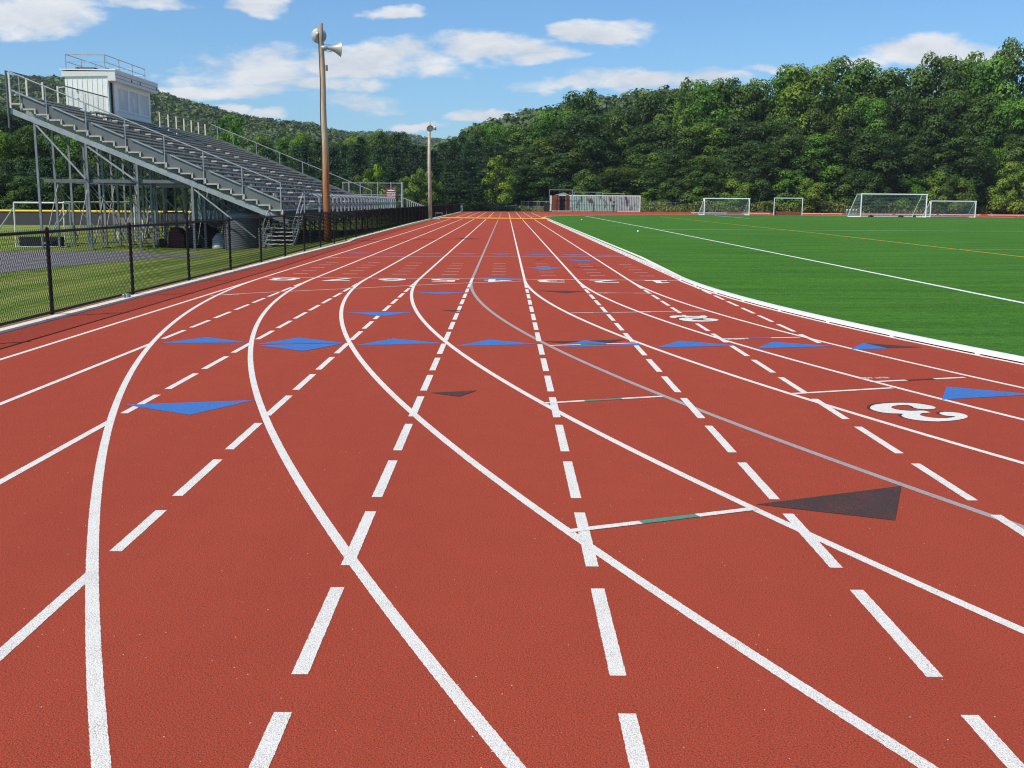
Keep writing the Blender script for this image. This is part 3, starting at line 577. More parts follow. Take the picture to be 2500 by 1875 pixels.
# front walkway with bent guard posts, and its stair
b = MB(); b.box(-9.1, -8.15, 42.3, 78, .86, .95); b.build('front_walkway', 'alu', bl)
b = MB(); b.box(-8.17, -8.12, 43.5, 78, .70, 1.0); b.build('walkway_fascia', 'riser', bl)
for i, y in enumerate(np.arange(46.2, 78, 1.22)):
    b = MB(); b.tube([(-8.1, y, .55), (-8.1, y, 1.62), (-8.2, y, 1.74), (-8.42, y, 1.80)], .045, 8); b.build('guard_post', 'galv', bl)
b = MB(); b.tube([(-8.40, 45.6, 1.80), (-8.40, 78, 1.80)], .03, 8); b.tube([(-8.16, 43.8, 1.38), (-8.16, 78, 1.38)], .03, 8); each(b, 'guard_rail', 'galv', bl)
for i, y in enumerate(np.arange(46, 78, 2.4)):
    b = MB(); b.box(-8.55, -8.47, y-.04, y+.04, zl(-8.5), .86); b.build('walkway_leg', 'galv', bl)
b = MB(); b.beam((-7.95, 78, .92), (-7.55, 98, .05), 1.1, .08); b.build('ramp', 'alu', bl)
for y in np.arange(78.5, 98, 1.5):
    z = .95-(y-78)*.042; x = -7.75+(y-78)*.019+.45; b = MB(); b.tube([(x, y, z-.3), (x, y, z+.62), (x-.08, y, z+.76), (x-.28, y, z+.80)], .04, 6); b.build('guard_post', 'galv', bl)
b = MB(); sx0, sx1 = -9.15, -8.12
ys0, ys1, zs0, zs1 = 40.25, 42.3, -.22, .95
for i in range(8):
    f = (i+.5)/8; y = ys0+(ys1-ys0)*f; z = zs0+(zs1-zs0)*(i+1)/8-.02; b2 = MB(); b2.box(sx0, sx1, y-.13, y+.13, z-.04, z); b2.build('stair_tread', 'nosing', bl)
for x in (sx0-.03, sx1+.03): b.beam((x, ys0-.1, zs0-.05), (x, ys1, zs1-.08), .05, .18)
each(b, 'stair_stringer', 'galv', bl)
for x in (sx0-.05, sx1+.05):
    b = MB(); b.tube([(x, ys0-.05, zs0), (x, ys0-.05, zs0+.85), (x, ys1, zs1+.85), (x+.02, ys1+.25, zs1+.85), (x, ys1+.25, zs1)], .025, 8); b.tube([(x, ys0-.05, zs0+.42), (x, ys1, zs1+.42)], .022, 8); b.tube([(x, (ys0+ys1)/2, (zs0+zs1)/2), (x, (ys0+ys1)/2, (zs0+zs1)/2+.85)], .022, 8); b.build('stair_handrail', 'galv', bl)
# ------------------------------------------------------------------ press box
PX1 = XBK-.02; PY0 = 51.56; PY1 = 57.5
PX0 = ay(162, 257, PY0)[0]
pb_z0 = ZBK-.55
a_ = ay(272, 172, PY0); ztop = a_[2]; eave = ztop-.12
pb = thing('press_box', 'white boarded press box with railed roof on top of the bleachers', 'press box', (PX1, PY0, pb_z0))
dw0, dw1 = PY0+.16, PY0+.75                  # doorway
z_d = ZBK+.02+1.95
b = MB(); b.box(PX0, PX0+.08, PY0, PY1, pb_z0, ztop-.2); b.box(PX0+.081, PX1, PY0, PY0+.08, pb_z0, ztop-.2); b.box(PX0+.081, PX1, PY1-.08, PY1, pb_z0, ztop-.2)
b.box(PX1-.08, PX1-.001, PY0+.081, dw0, pb_z0, ztop-.2); b.box(PX1-.08, PX1-.001, dw0, dw1, pb_z0, ZBK); b.box(PX1-.08, PX1-.001, dw0, dw1, z_d, ztop-.2)
wz0, wz1 = ZBK+.72, ZBK+1.82
wy = [dw1+.45+i*(PY1-.25-dw1-.45)/3 for i in range(4)]
b.box(PX1-.08, PX1-.001, dw1, PY1-.081, pb_z0, wz0); b.box(PX1-.08, PX1-.001, dw1, PY1-.081, wz1, ztop-.2); b.box(PX1-.08, PX1-.001, dw1, wy[0], wz0, wz1); b.box(PX1-.08, PX1-.001, wy[3], PY1-.081, wz0, wz1)
for i in (1, 2): b.box(PX1-.08, PX1-.001, wy[i]-.07, wy[i]+.07, wz0, wz1)
b.build('wall', 'wpaint', pb)
b = MB()
for i in range(9): x = PX0+.1+(PX1-PX0-.15)*i/8; b.box(x-.012, x+.012, PY0-.012, PY0+.001, pb_z0, ztop-.31)
b.build('board_batten', 'wpaint2', pb)
for i in range(3):
    y0, y1 = wy[i]+(.07 if i else 0), wy[i+1]-(.07 if i < 2 else 0)
    b = MB(); 
    for q in ((y0, y0+.05, wz0, wz1), (y1-.05, y1, wz0, wz1), (y0+.05, y1-.05, wz0, wz0+.05), (y0+.05, y1-.05, wz1-.05, wz1)): b.box(PX1-.03, PX1+.012, *q)
    w_ = b.build('window_frame', 'wpaint', pb); b = MB(); b.box(PX1-.05, PX1-.035, y0+.04, y1-.04, wz0+.04, wz1-.04); b.build('pane', 'frost', w_)
b = MB(); b.box(PX1-.001, PX1+.04, wy[0]-.1, wy[3]+.1, wz0-.07, wz0-.01); b.build('window_sill', 'wpaint2', pb)
b = MB(); b.box(PX1-.6, PX1-.09, dw0-.02, dw1+.05, ZBK, z_d); b.build('doorway', 'darkin', pb)  # black block behind the doorway; inner shade put into its colour
b = MB(); b.box(PX1-.02, PX1+.03, dw0-.09, dw0, ZBK, z_d); b.build('door_jamb', 'greenedge', pb)
b = MB(); b.box(PX1+.02, PX1+.06, dw1, dw1+.06, ZBK-.05, ZBK+.0); b.build('door_sill', 'wpaint2', pb)
ov = .38
b = MB(); b.prism([(PX0-.12, ztop-.30), (PX1+.02, ztop-.25), (PX1+.02, ztop-.47), (PX1+ov, ztop-.47), (PX1+ov, ztop+.0), (PX0-.12, ztop-.06)], 'y', PY0-.06, PY1+.16); rf = b.build('roof', 'wpaint2', pb)
b = MB(); b.box(PX0-.2, PX1+ov+.03, PY0-.09, PY1+.19, ztop+.0, ztop+.05); b.build('roof_edge', 'wpaint', rf)
b = MB()
for z in (ztop-.17, ztop-.33): b.box(PX1+ov, PX1+ov+.012, PY0-.06, PY1+.16, z-.008, z+.008)
for y in (PY0+2.1, PY0+3.3, PY1-.1): b.box(PX1+ov, PX1+ov+.02, y, y+.10, ztop-.32, ztop-.2)
b.build('fascia_trim', 'galvd', rf)
b = MB(); zr = ztop+.05
cs = [(PX0+.05, PY0+.12), (PX1-.15, PY0+.12), (PX1-.15, PY1-.2), (PX0+.05, PY1-.2)]
for i in range(4):
    p, q = cs[i], cs[(i+1) % 4]
    for h in (.35, .68): b.tube([(*p, zr+h), (*q, zr+h)], .022, 7)
    n = 1 if i % 2 == 0 else 3
    for j in range(n): f = j/n; b.tube([(p[0]+(q[0]-p[0])*f, p[1]+(q[1]-p[1])*f, zr), (p[0]+(q[0]-p[0])*f, p[1]+(q[1]-p[1])*f, zr+.68)], .022, 7)
b.tube([(PX1-.15, PY0+.2, zr+.6), (PX1-.15, PY0+1.2, zr)], .008, 5); b.build('roof_railing', 'galv', pb)
b = MB(); b.prism([(PY0+.5, zr), (PY0+1.6, zr), (PY0+1.4, zr+.16), (PY0+.6, zr+.16)], 'x', PX0+.3, PX0+1.2); b.build('roof_hatch', 'tarp', pb)
b = MB(); b.tube([(PX0, PY0+.1, ztop-.75), (PX0-.35, PY0+.1, ztop-.8)], .02, 6); b.build('conduit', 'wmetal', pb)
b = MB(); b.box(PX0+.5, PX0+.56, PY0-.06, PY0-.013, ztop-.95, ztop-.85); b.box(PX0+.5, PX0+.6, PY0-.05, PY0-.013, ztop-1.3, ztop-1.24); b.build('wall_lamp', 'wmetal', pb)
# ------------------------------------------------------------------ things under and behind the bleachers
sh = thing('water_tank', 'pale grey ribbed round tank under the front of the bleachers', 'tank', (-10.55, 42.3, -.36))
tq = ay(592, 560, 42.3); b = MB(); b.lathe([(z, .70+(.012 if k_ % 2 else -.006)) for k_, z in enumerate(np.linspace(0, 1.38, 47))]+[(1.42, .64), (1.50, .40), (1.53, .14), (1.53, 0)], (tq[0], 42.3, -.40), (0, 0, 1), 36); b.build('ribbed_shell', 'siding', sh, True)
b = MB(); b.lathe([(0, .19), (.07, .19), (.09, .16), (.09, 0)], (tq[0]+.1, 42.25, 1.12), (0, 0, 1), 18); b.build('lid', 'galvd', sh, True)
bx, by = gp(652, 606, -.3)
bn = thing('litter_bin', 'grey slatted litter bin with raised lid frame beside the bleacher stair', 'bin', (bx, by, -.3))
b = MB(); b.box(bx-.24, bx+.24, by-.2, by+.2, -.3, .28); b.build('body', 'bin', bn); b = MB()
for i in range(9): b.box(bx-.245, bx+.245, by-.212, by-.2, -.25+.058*i, -.232+.058*i)
b.build('slat', 'galv', bn); b = MB(); b.box(bx-.27, bx+.27, by-.24, by+.22, .43, .48)
for sx_ in (-1, 1): b.box(bx+sx_*.24-.02, bx+sx_*.24+.02, by-.22, by-.18, -.3, .43); b.box(bx+sx_*.24-.02, bx+sx_*.24+.02, by+.16, by+.2, .28, .43)
b.build('lid', 'galv', bn)
cart = thing('covered_cart', 'utility cart under a dark tarp and maroon cover beneath the bleachers', 'cart', (-13.3, 44, -.41))
b = MB(); b.ellipsoid((-12.55, 43.6, -.05), .72, .6, .62, 18, 10, .3, -.40); b.build('tarp', 'tarp', cart, True)
b = MB(); b.prism([(-13.75, -.38), (-13.1, -.38), (-13.1, .12), (-13.22, .16), (-13.35, .38), (-13.62, .42), (-13.72, .2)], 'y', 43.1, 43.9); b.build('cover', 'maroon', cart)
b = MB(); b.tube([(-14.0, 43.2, .2), (-14.0, 43.2, .95), (-13.85, 43.2, 1.02), (-13.1, 43.2, 1.02), (-12.95, 43.2, .9), (-12.95, 43.2, .3)], .025, 6); b.build('roll_bar', 'tarp', cart)
for x in (-13.95, -12.2): b = MB(); b.lathe([(-.08, .0), (-.08, .16), (-.05, .19), (.05, .19), (.08, .16), (.08, 0)], (x, 42.95, -.21), (0, 1, 0), 16); b.build('wheel', 'tyre', cart, True)
ex, ey = gp(533, 604, -.35)
tp = thing('tarp_bundle', 'rounded bundle of pale tarp on the grass under the bleachers', 'tarp', (ex, ey, -.38))
b = MB(); b.ellipsoid((ex, ey, -.36), .26, .25, .24, 16, 8, .12, -.40); b.build('lower_fold', 'wpaint', tp, True); b = MB(); b.ellipsoid((ex+.02, ey+.22, -.2), .32, .26, .42, 16, 8, .2, -.40); b.build('upper_fold', 'whitebag', tp, True)
tk = thing('box_truck', 'white truck parked behind the bleachers, seen under the seats', 'truck', (-16.5, 61, -.41))
b = MB(); b.prism([(59.6, .15), (63.9, .15), (63.9, 1.35), (63.6, 1.62), (59.9, 1.62), (59.6, 1.4)], 'x', -17.35, -14.6); b.build('body', 'truck', tk)
b = MB(); b.prism([(59.62, .95), (59.62, 1.35), (59.8, 1.52), (59.58, 1.5), (59.56, .95)], 'x', -17.1, -14.85); b.build('windscreen', 'glass', tk)
b = MB(); b.box(-17.3, -14.65, 59.5, 59.6, .15, .45); b.build('bumper', 'galvd', tk)
for x in (-17.3, -14.75):
    for y in (60.4, 63): b = MB(); b.lathe([(-.1, 0), (-.1, .3), (-.06, .34), (.06, .34), (.1, .3), (.1, 0)], (x, y, -.06), (1, 0, 0), 16); b.build('wheel', 'tyre', tk, True)
bc = thing('park_bench', 'weathered plank bench on the grass behind the bleachers', 'bench', (-16.5, 52, -.41))
b = MB(); b.box(-19.6, -18.0, 52.9, 53.2, .05, .1); b.build('seat', 'weathwood', bc); b = MB(); b.box(-19.6, -18.0, 53.25, 53.3, .28, .62); b.build('backrest', 'weathwood', bc)
for x in (-19.4, -18.2): b = MB(); b.box(x-.05, x+.05, 52.95, 53.3, -.41, .05); b.box(x-.04, x+.04, 53.22, 53.25, .05, .6); b.build('leg', 'concrete', bc)
# outfield fence with yellow cap, behind
YO = 78
of = thing('outfield_fence', 'dark screened ball field fence with a yellow cap behind the bleachers', 'fence', (-25, YO, -.41))
def of_pt(px, py): return ay(px, py, YO)
z_cap = of_pt(60, 515)[2]
x_l, x_r = of_pt(-200, 500)[0], of_pt(512, 503)[0]
b = MB(); b.box(x_l, x_r, YO-.02, YO+.02, -.41, z_cap-.03); b.build('screen', 'screen', of)
b = MB(); b.tube([(x_l, YO, z_cap), (x_r, YO, z_cap)], .085, 10); b.build('cap', 'ycap', of)
for x in np.arange(x_l, x_r, 3.0): b = MB(); b.tube([(x, YO+.08, -.41), (x, YO+.08, z_cap+.02)], .05, 8); b.build('post', 'galvd', of)
def stored_goal(name, label, x0, x1, y, h, dx, dy, tilt, group=None):
    g = thing(name, label, 'goal', (x0, y, -.41), group)
    b = MB(); b.tube([(x0, y, -.41), (x0+tilt, y, -.41+h)], .032, 8); b.build('post', 'nosing', g); b = MB(); b.tube([(x1, y+dy, -.41), (x1+tilt, y+dy, -.41+h)], .032, 8); b.build('post', 'nosing', g)
    b = MB(); b.tube([(x0+tilt, y, -.41+h), (x1+tilt, y+dy, -.41+h)], .035, 8); b.build('crossbar', 'nosing', g)
    b = MB(); b.tube([(x0+tilt*.9, y, -.41+h*.9), (x0+dx, y+.3, -.41)], .03, 6); b.tube([(x1+tilt*.9, y+dy, -.41+h*.9), (x1+dx, y+dy+.3, -.41)], .03, 6); b.tube([(x0, y, -.40), (x1, y+dy, -.40)], .04, 6); each(b, 'stay', 'galv', g)
    return g
g0 = gp(40, 604, -.41)
stored_goal('soccer_goal', 'white goal frame stored on the grass left of the bleachers legs', g0[0], g0[0]+2.1, g0[1], 1.78, -1.3, .3, .02, 'goals stored behind the bleachers')
g1 = gp(123, 600, -.41)
stored_goal('soccer_goal', 'white goal frame stored askew behind the bleachers legs', g1[0], g1[0]+2.0, g1[1]+1.5, 1.8, -.9, 3.0, .03, 'goals stored behind the bleachers')
b = MB(); q = gp(100, 603, -.41); b.box(q[0]-1.0, q[0]+.6, q[1]+.3, q[1]+.9, -.41, -.02); tag(b.build('equipment_box', 'tarp'), 'flat black box lying under the stored goal frame', 'box')
# backstop and its sign
YS = 88
bsx = [ay(px, 480, YS)[0] for px in (838, 853, 880, 922, 955, 982)]
bst = thing('backstop_fence', 'tall galvanised chain link backstop beyond the far end of the bleachers', 'fence', (bsx[0], YS, -.41))
zt_ = ay(920, 447, YS)[2]; zm_ = ay(920, 476, YS)[2]; zb_ = ay(920, 491, YS)[2]
for x in bsx: b = MB(); b.tube([(x, YS, -.41), (x, YS, zt_+.1)], .04 if x != bsx[-1] else .09, 8); b.build('post', 'galv', bst)
b = MB()
for z in (zt_, zm_, zb_): b.tube([(bsx[0], YS, z), (bsx[-1], YS, z)], .03, 6)
b.build('rail', 'galv', bst); b = MB(); linkmesh(b, [(bsx[0], YS+.03), (bsx[-1], YS+.03)], -.3, zt_, .12, .012); b.build('wire_mesh', 'galvd', bst)
sa, sb_ = ay(942, 460, YS-.15), ay(967.5, 486.5, YS-.15)
sg = thing('team_sign', 'maroon and white lettered sign hanging on the chain link backstop', 'sign', (sa[0], YS-.15, sb_[2]))
b = MB(); b.box(sa[0], sb_[0], YS-.15, YS-.12, sb_[2], sa[2]); b.build('board', 'sign', sg)
cxs = (sa[0]+sb_[0])/2; hs = sa[2]-sb_[2]; ws = sb_[0]-sa[0]
for s, f in (('RAMAPO', .60), ('COLLEGE', .40), ('BASEBALL', .19)): text_mesh(s, 'wmetal', 'lettering', (cxs, YS-.156, sb_[2]+hs*f), (1, 0, 0), (0, 0, 1), ws*.84, hs*.13, sg, bold=.035)
b = MB(); zz = sb_[2]+hs*.84; b.add([(cxs+ws*u, YS-.156, zz+hs*v) for u, v in ((-.42, .05), (-.2, .01), (0, .06), (.2, .01), (.42, .05), (.3, -.05), (.1, -.07), (-.1, -.07), (-.3, -.05))], [tuple(range(9))[::-1]]); b.build('emblem', 'wmetal', sg)
# ------------------------------------------------------------------ far end of the track
pl = thing('barrier_pole', 'long yellow barrier pole lying across all the lanes far down the straight', 'barrier', (-1, 91.8, 0))
b = MB(); b.tube([(-5.75, 92.2, .10), (3.75, 91.3, .10)], .062, 10); b.build('pole', 'yellow', pl); b = MB()
for f in (0, .25, .5, .75, 1): x = -5.7+9.4*f; y = 92.2-.9*f; b.box(x-.05, x+.05, y-.16, y+.16, .004, .05)
b.build('foot', 'galvd', pl)
b = MB(); b.box(-6.55, -5.75, 92.0, 92.5, .004, .06); b.build('end_weight', 'concrete', pl)
mp = thing('marker_post', 'short red and white marker post by the fence', 'post', (-6.3, 108, 0)); q = gp(1088.5, 525)
b = MB(); b.tube([(q[0], q[1], 0), (q[0], q[1], .38)], .075, 10); b.build('white_half', 'wmetal', mp); b = MB(); b.tube([(q[0], q[1], .381), (q[0], q[1], .78)], .075, 10); b.build('red_half', 'redp', mp)
hd = thing('hurdle', 'grey track hurdle standing against the black fence', 'hurdle', (-6.1, 98, 0)); q = gp(1064, 531)
b = MB()
for dx in (0, .62): b.tube([(q[0]+dx, q[1], .02), (q[0]+dx, q[1], .42)], .022, 6); b.tube([(q[0]+dx, q[1]-.4, .02), (q[0]+dx, q[1]+.2, .02)], .022, 6)
b.build('frame', 'galvd', hd); b = MB(); b.box(q[0]-.03, q[0]+.66, q[1]-.02, q[1]+.02, .40, .46); b.build('crossbar', 'galv', hd)
YF = 172.
def fy(px): return ay(px, 517, 164.)
# silver gate fence
gf = thing('gate_fence', 'galvanised chain link fence with a gate left of the container', 'fence', ay(1275, 517, 170))
xa, xb_ = ay(1272, 517, 170)[0], ay(1340, 517, 170)[0]; zt2 = ay(1300, 492, 170)[2]
for px in (1272.5, 1289.5, 1311.5, 1316.5, 1334): x = ay(px, 500, 170)[0]; b = MB(); b.tube([(x, 170, 0), (x, 170, zt2+.12)], .05, 6); b.build('post', 'galv', gf)
b = MB(); b.tube([(xa, 170, zt2), (xb_, 170, zt2)], .04, 6); b.tube([(ay(1290, 500, 170)[0], 170, .8), (xb_, 170, .8)], .035, 6); b.build('rail', 'galv', gf)
b = MB(); linkmesh(b, [(xa, 170.03), (xb_, 170.03)], .05, zt2, .2, .02); b.build('wire_mesh', 'galvd', gf)
hr = thing('ramp_railing', 'pale railing sloping up behind the fence at the end of the lanes', 'railing', ay(1155, 516, 172))
p0, p1 = ay(1153, 513.5, 172), ay(1263, 500.5, 172); b = MB(); b.tube([p0, p1], .06, 6); b.build('handrail', 'nosing', hr); b = MB()
for f in (.1, .45, .85): x = p0[0]+(p1[0]-p0[0])*f; z = p0[2]+(p1[2]-p0[2])*f; b.tube([(x, 172, 0), (x, 172, z)], .05, 6)
b.build('post', 'galvd', hr)
wp = ay(1126.5, 508, 159); b = MB(); b.box(wp[0]-.2, wp[0]+.2, 158.8, 159.0, 0, 1.15); b.box(wp[0]-.24, wp[0]+.24, 158.75, 159.05, 1.15, 1.19); tag(b.build('gate_panel', 'galv'), 'narrow pale metal gate panel at the far corner of the black fence', 'gate panel')  # pale gate panel at the fence corner
q0, q1 = ay(1328, 518, 169), ay(1341, 497, 169); b = MB(); b.box(q0[0], q1[0], 168.9, 169.3, 0, q1[2]); b.box(q0[0]-.04, q1[0]+.04, 168.86, 169.34, q1[2], q1[2]+.06); tag(b.build('wind_screen_panel', 'tarp'), 'tall black screen panel standing left of the container', 'panel')
# storage container with open red doors
YK = 174.
k0 = ay(1347, 516, YK); k1 = ay(1392, 476, YK); k2 = ay(1563, 477, YK); zk = ay(1480, 477.5, YK)[2]
ct = thing('storage_container', 'long white storage container streaked with rust, its red end doors open', 'container', (k1[0], YK, 0))
b = MB(); L = k2[0]-k1[0]; n = 42
for i in range(n):
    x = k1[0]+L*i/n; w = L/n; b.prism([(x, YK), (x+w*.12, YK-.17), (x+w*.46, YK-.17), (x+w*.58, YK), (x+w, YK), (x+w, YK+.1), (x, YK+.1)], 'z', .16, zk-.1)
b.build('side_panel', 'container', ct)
b = MB(); b.box(k1[0], k2[0], YK+.1, YK+2.6, .12, zk-.05); b.build('body', 'containerend', ct)
b = MB(); b.box(k1[0]-.05, k2[0]+.05, YK-.12, YK+2.65, zk-.1, zk+.05); b.box(k1[0]-.05, k2[0]+.05, YK-.12, YK-.02, .02, .16); b.box(k2[0]-.12, k2[0]+.06, YK-.13, YK-.0, .02, zk); b.build('frame_rail', 'wpaint2', ct)
b = MB(); b.add([(k1[0]-.02, YK-.1, .1), (k1[0]+.75, YK-.1, .1), (k1[0]+.75, YK-.1, zk), (k1[0]-.02, YK-.1, zk), (k1[0]-.02, YK, .1), (k1[0]+.75, YK, .1), (k1[0]+.75, YK, zk), (k1[0]-.02, YK, zk)], [(0, 1, 2, 3), (4, 7, 6, 5), (0, 4, 5, 1), (3, 2, 6, 7), (1, 5, 6, 2), (0, 3, 7, 4)]); b.build('end_panel', 'containerend', ct)
def door(x0, x1, nm):
    b = MB(); n = 5; w = (x1-x0)/n
    for i in range(n): b.box(x0+w*i, x0+w*i+w*.62, YK-.14, YK-.06, .15, zk-.08); b.box(x0+w*i+w*.62, x0+w*(i+1), YK-.10, YK-.06, .15, zk-.08)
    o = b.build('door', 'red', ct); b = MB(); b.tube([(x0+w*1.8, YK-.18, .2), (x0+w*1.8, YK-.18, zk-.2)], .03, 6); b.tube([(x0+w*3.2, YK-.18, .2), (x0+w*3.2, YK-.18, zk-.2)], .03, 6); b.build('lock_bar', 'red', o)
dx0 = ay(1347, 500, YK)[0]; dx1 = ay(1366, 500, YK)[0]; dx2 = ay(1380, 500, YK)[0]
door(dx0, dx1, 'l'); door(dx2, k1[0]-.05, 'r')
b = MB(); b.box(dx1, dx2, YK+.3, YK+.5, .1, zk-.1); b.box(dx1-.1, dx1+.12, YK-.06, YK+.5, .1, zk-.1); b.build('opening_shade', 'darkin', ct)  # black slabs between the doors; inner shade put into their colour
b = MB(); b.box(dx0-.28, dx0-.02, YK-.2, YK, .05, zk-.05); b.box(dx1-.1, dx2+.1, YK-.16, YK-.05, zk-.07, zk+.08); b.box(dx0, k1[0], YK-.16, YK-.02, .02, .14); b.build('door_frame', 'wpaint2', ct)
hut = thing('hut', 'small grey gabled hut roof rising behind the open container doors', 'hut', ay(1375, 516, 179)); hx0, hx1, hp = ay(1352, 476, 179), ay(1392, 476, 179), ay(1377, 470, 179)
b = MB(); b.prism([(hx0[0], hx0[2]-.05), (hx1[0], hx1[2]-.05), (hp[0], hp[2])], 'y', 178.5, 181); b.build('roof', 'galv', hut); b = MB(); b.box(hx0[0]+.2, hx1[0]-.2, 178.7, 180.8, 0, hx0[2]-.06); b.build('wall', 'siding', hut)
def hoop(label, pxl, pxr, pyt, Y, m_='galv', r=.045):
    a, c = ay(pxl, pyt, Y), ay(pxr, pyt, Y); g = thing('goal_frame', label, 'goal frame', (a[0], Y, 0), 'pipe goal frames stored behind the container')
    for q in (a, c): b = MB(); b.tube([(q[0], Y, 0), (q[0], Y, a[2])], r, 6); b.build('upright', m_, g)
    b = MB(); b.tube([(a[0]-r, Y, a[2]), (c[0]+r, Y, a[2])], r, 6); b.build('crossbar', m_, g)
hoop('tallest pipe goal frame, over the red container doors', 1341.5, 1398, 463.5, 173); hoop('pipe goal frame standing over the middle of the container', 1403, 1471, 469, 178); hoop('lowest pipe goal frame, over the right half of the container', 1472, 1524, 472.5, 179)
# ------------------------------------------------------------------ goals on the field
def net(b, quad, n, m_, wire):               # thin strings over a quad given by four corners
    A, B_, C_, D = [Vector(q) for q in quad]
    for i in range(n+1): f = i/n; b.tube([A.lerp(B_, f), D.lerp(C_, f)], wire, 3, cap=False)
    for i in range(m_+1): f = i/m_; b.tube([A.lerp(D, f), B_.lerp(C_, f)], wire, 3, cap=False)
def soccer_goal(label, pa, pc, ztop_px, Y, depth, topd, r=.06, back=(0, 1), stays=True, knee=False, netw=.008):
    a, c = ay(pa, 526, Y), ay(pc, 526, Y); h = ay((pa+pc)/2, ztop_px, Y)[2]
    g = thing('soccer_goal', label, 'goal', (a[0], Y, 0)); x0, x1 = a[0], c[0]
    sx = depth[0]; dy = depth[1]
    for x in (x0, x1): b = MB(); b.tube([(x, Y, 0), (x, Y, h)], r, 10); b.build('post', 'wmetal', g)
    b = MB(); b.tube([(x0-r, Y, h), (x1+r, Y, h)], r, 10); b.build('crossbar', 'wmetal', g)
    b = MB()
    for x in (x0, x1): b.tube([(x, Y, h), (x+sx*topd, Y+dy*topd, h), (x+sx, Y+dy, .06)], r*.55, 8)
    if knee:
        for x in (x0, x1): b.tube([(x, Y, h*.78), (x+sx*.25, Y+dy*.25, h)], r*.55, 6)
    each(b, 'stay', 'wmetal', g)
    b = MB(); b.tube([(x0, Y, .05), (x0+sx, Y+dy, .05), (x1+sx, Y+dy, .05), (x1, Y, .05)], r*.7, 8); b.build('base_frame', 'wmetal', g)
    b = MB(); w = x1-x0; T0, T1 = Vector((x0+sx*topd, Y+dy*topd, h)), Vector((x1+sx*topd, Y+dy*topd, h)); G0, G1 = Vector((x0+sx, Y+dy, .05)), Vector((x1+sx, Y+dy, .05))
    net(b, (T0, T1, G1, G0), int(w/.16), 16, netw); net(b, ((x0, Y, h), (x1, Y, h), T1, T0), int(w/.16), 6, netw)
    net(b, ((x0, Y, h), T0, G0, (x0, Y, .05)), 8, 14, netw); net(b, ((x1, Y, h), T1, G1, (x1, Y, .05)), 8, 14, netw); b.build('net', 'net', g)
    return g
soccer_goal('largest white soccer goal, its net full and weighted with sandbags', 2101, 2260, 474.5, 130, (-1.0, 1.8), .35, .075)
soccer_goal('small white soccer goal nearest to the container', 1719, 1828.5, 485, 139, (-.5, 1.2), .1, .07, knee=True)
soccer_goal('small white soccer goal right of the largest goal', 2271, 2380.5, 491.5, 133, (-.5, 1.2), .1, .065, knee=True)
rg = thing('handball_goal', 'plain white goal frame with a low red brown panel across its foot', 'goal', (*gp(1888, 525), 0)); a, c = ay(1889, 525, 142), ay(1958, 525, 142); h = ay(1920, 484, 142)[2]
for q in (a, c): b = MB(); b.tube([(q[0], 142, 0), (q[0], 142, h)], .055, 8); b.build('post', 'wmetal', rg)
b = MB(); b.tube([(a[0]-.05, 142, h), (c[0]+.05, 142, h)], .055, 8); b.build('crossbar', 'wmetal', rg); b = MB(); b.box(a[0]+.06, c[0]-.06, 142.2, 142.26, .02, .48); b.build('panel', 'red', rg)
for i, (px, lb) in enumerate(((2125, 'dark sandbag on the base frame of the largest goal, near its left post'), (2198, 'dark sandbag on the base frame at the middle of the largest goal'), (2234, 'dark sandbag on the base frame of the largest goal, near its right post'))):
    q = ay(px, 528, 131.3); b = MB(); b.ellipsoid((q[0], 131.4, .12), .24, .2, .14, 12, 7, .2); b.ellipsoid((q[0]+.3, 131.5, .10), .2, .18, .11, 12, 7, .2); tag(b.build('sandbag', 'sand', None, True), lb, 'sandbag', 'sandbags on the goal base')
sl = thing('blocking_sled', 'low rack with four white round pads left of the largest goal', 'sled', ay(2080, 526, 135)); s0, s1 = ay(2068, 513, 135), ay(2091, 513, 135)
for i in range(4): x = s0[0]+(s1[0]-s0[0])*i/3; b = MB(); b.ellipsoid((x, 135, s0[2]), .13, .13, .10, 14, 8); b.build('pad', 'wmetal', sl, True)
b = MB(); b.box(s0[0]-.05, s1[0]+.05, 135.05, 135.1, .05, s0[2]-.22); 
for x in (s0[0], s1[0]): b.tube([(x, 135, 0), (x, 135, s0[2]-.06)], .035, 6)
b.build('rack', 'galv', sl)
BN = [(1688, 1774, 519, 'left end of the row, behind the small goal nearest the container'), (1812, 1880, 519.5, 'just left of the goal with the red brown panel'), (1959, 2056, 521.5, 'just right of the goal with the red brown panel'), (2102, 2178, 523, 'seen through the left of the largest goal'), (2187, 2286, 524.5, 'seen through the right of the largest goal'), (2293, 2393, 526.5, 'seen through the small goal on the right'), (2412, 2560, 527.5, 'right end of the row, past the last goal')]
bench0 = None
for i, (pl_, pr, py, lb) in enumerate(BN):
    a, c = ay(pl_, py, 153.5), ay(pr, py, 153.5); L = c[0]-a[0]
    if bench0 is None:
        g = thing('team_bench', '', 'bench', (0, 0, 0), 'white benches along the far bend'); bench0 = g
        b = MB(); b.box(0, 1, -.13, .13, .11, .19); b.build('seat', 'wmetal', g)
        for f in (.06, .5, .94):
            b = MB(); b.box(f-.006, f+.006, -.12, .12, 0, .11); b.build('leg', 'wmetal', g)
    else: g = copy_tree(bench0)
    g.location = (a[0], 153.5, 0); g.scale = (L, 1, 1); g['label'] = 'long low white bench, '+lb
for (px, py, lb) in ((1420, 537.8, 'white ball lying far out on the turf near its corner'), (1557.7, 567.4, 'white ball lying on the turf near the white sideline')):
    q = gp(px, py); b = MB(); b.ellipsoid((q[0], q[1], .055), .055, .055, .055, 16, 10); tag(b.build('ball', 'wmetal', None, True), lb, 'ball', 'balls left on the turf')
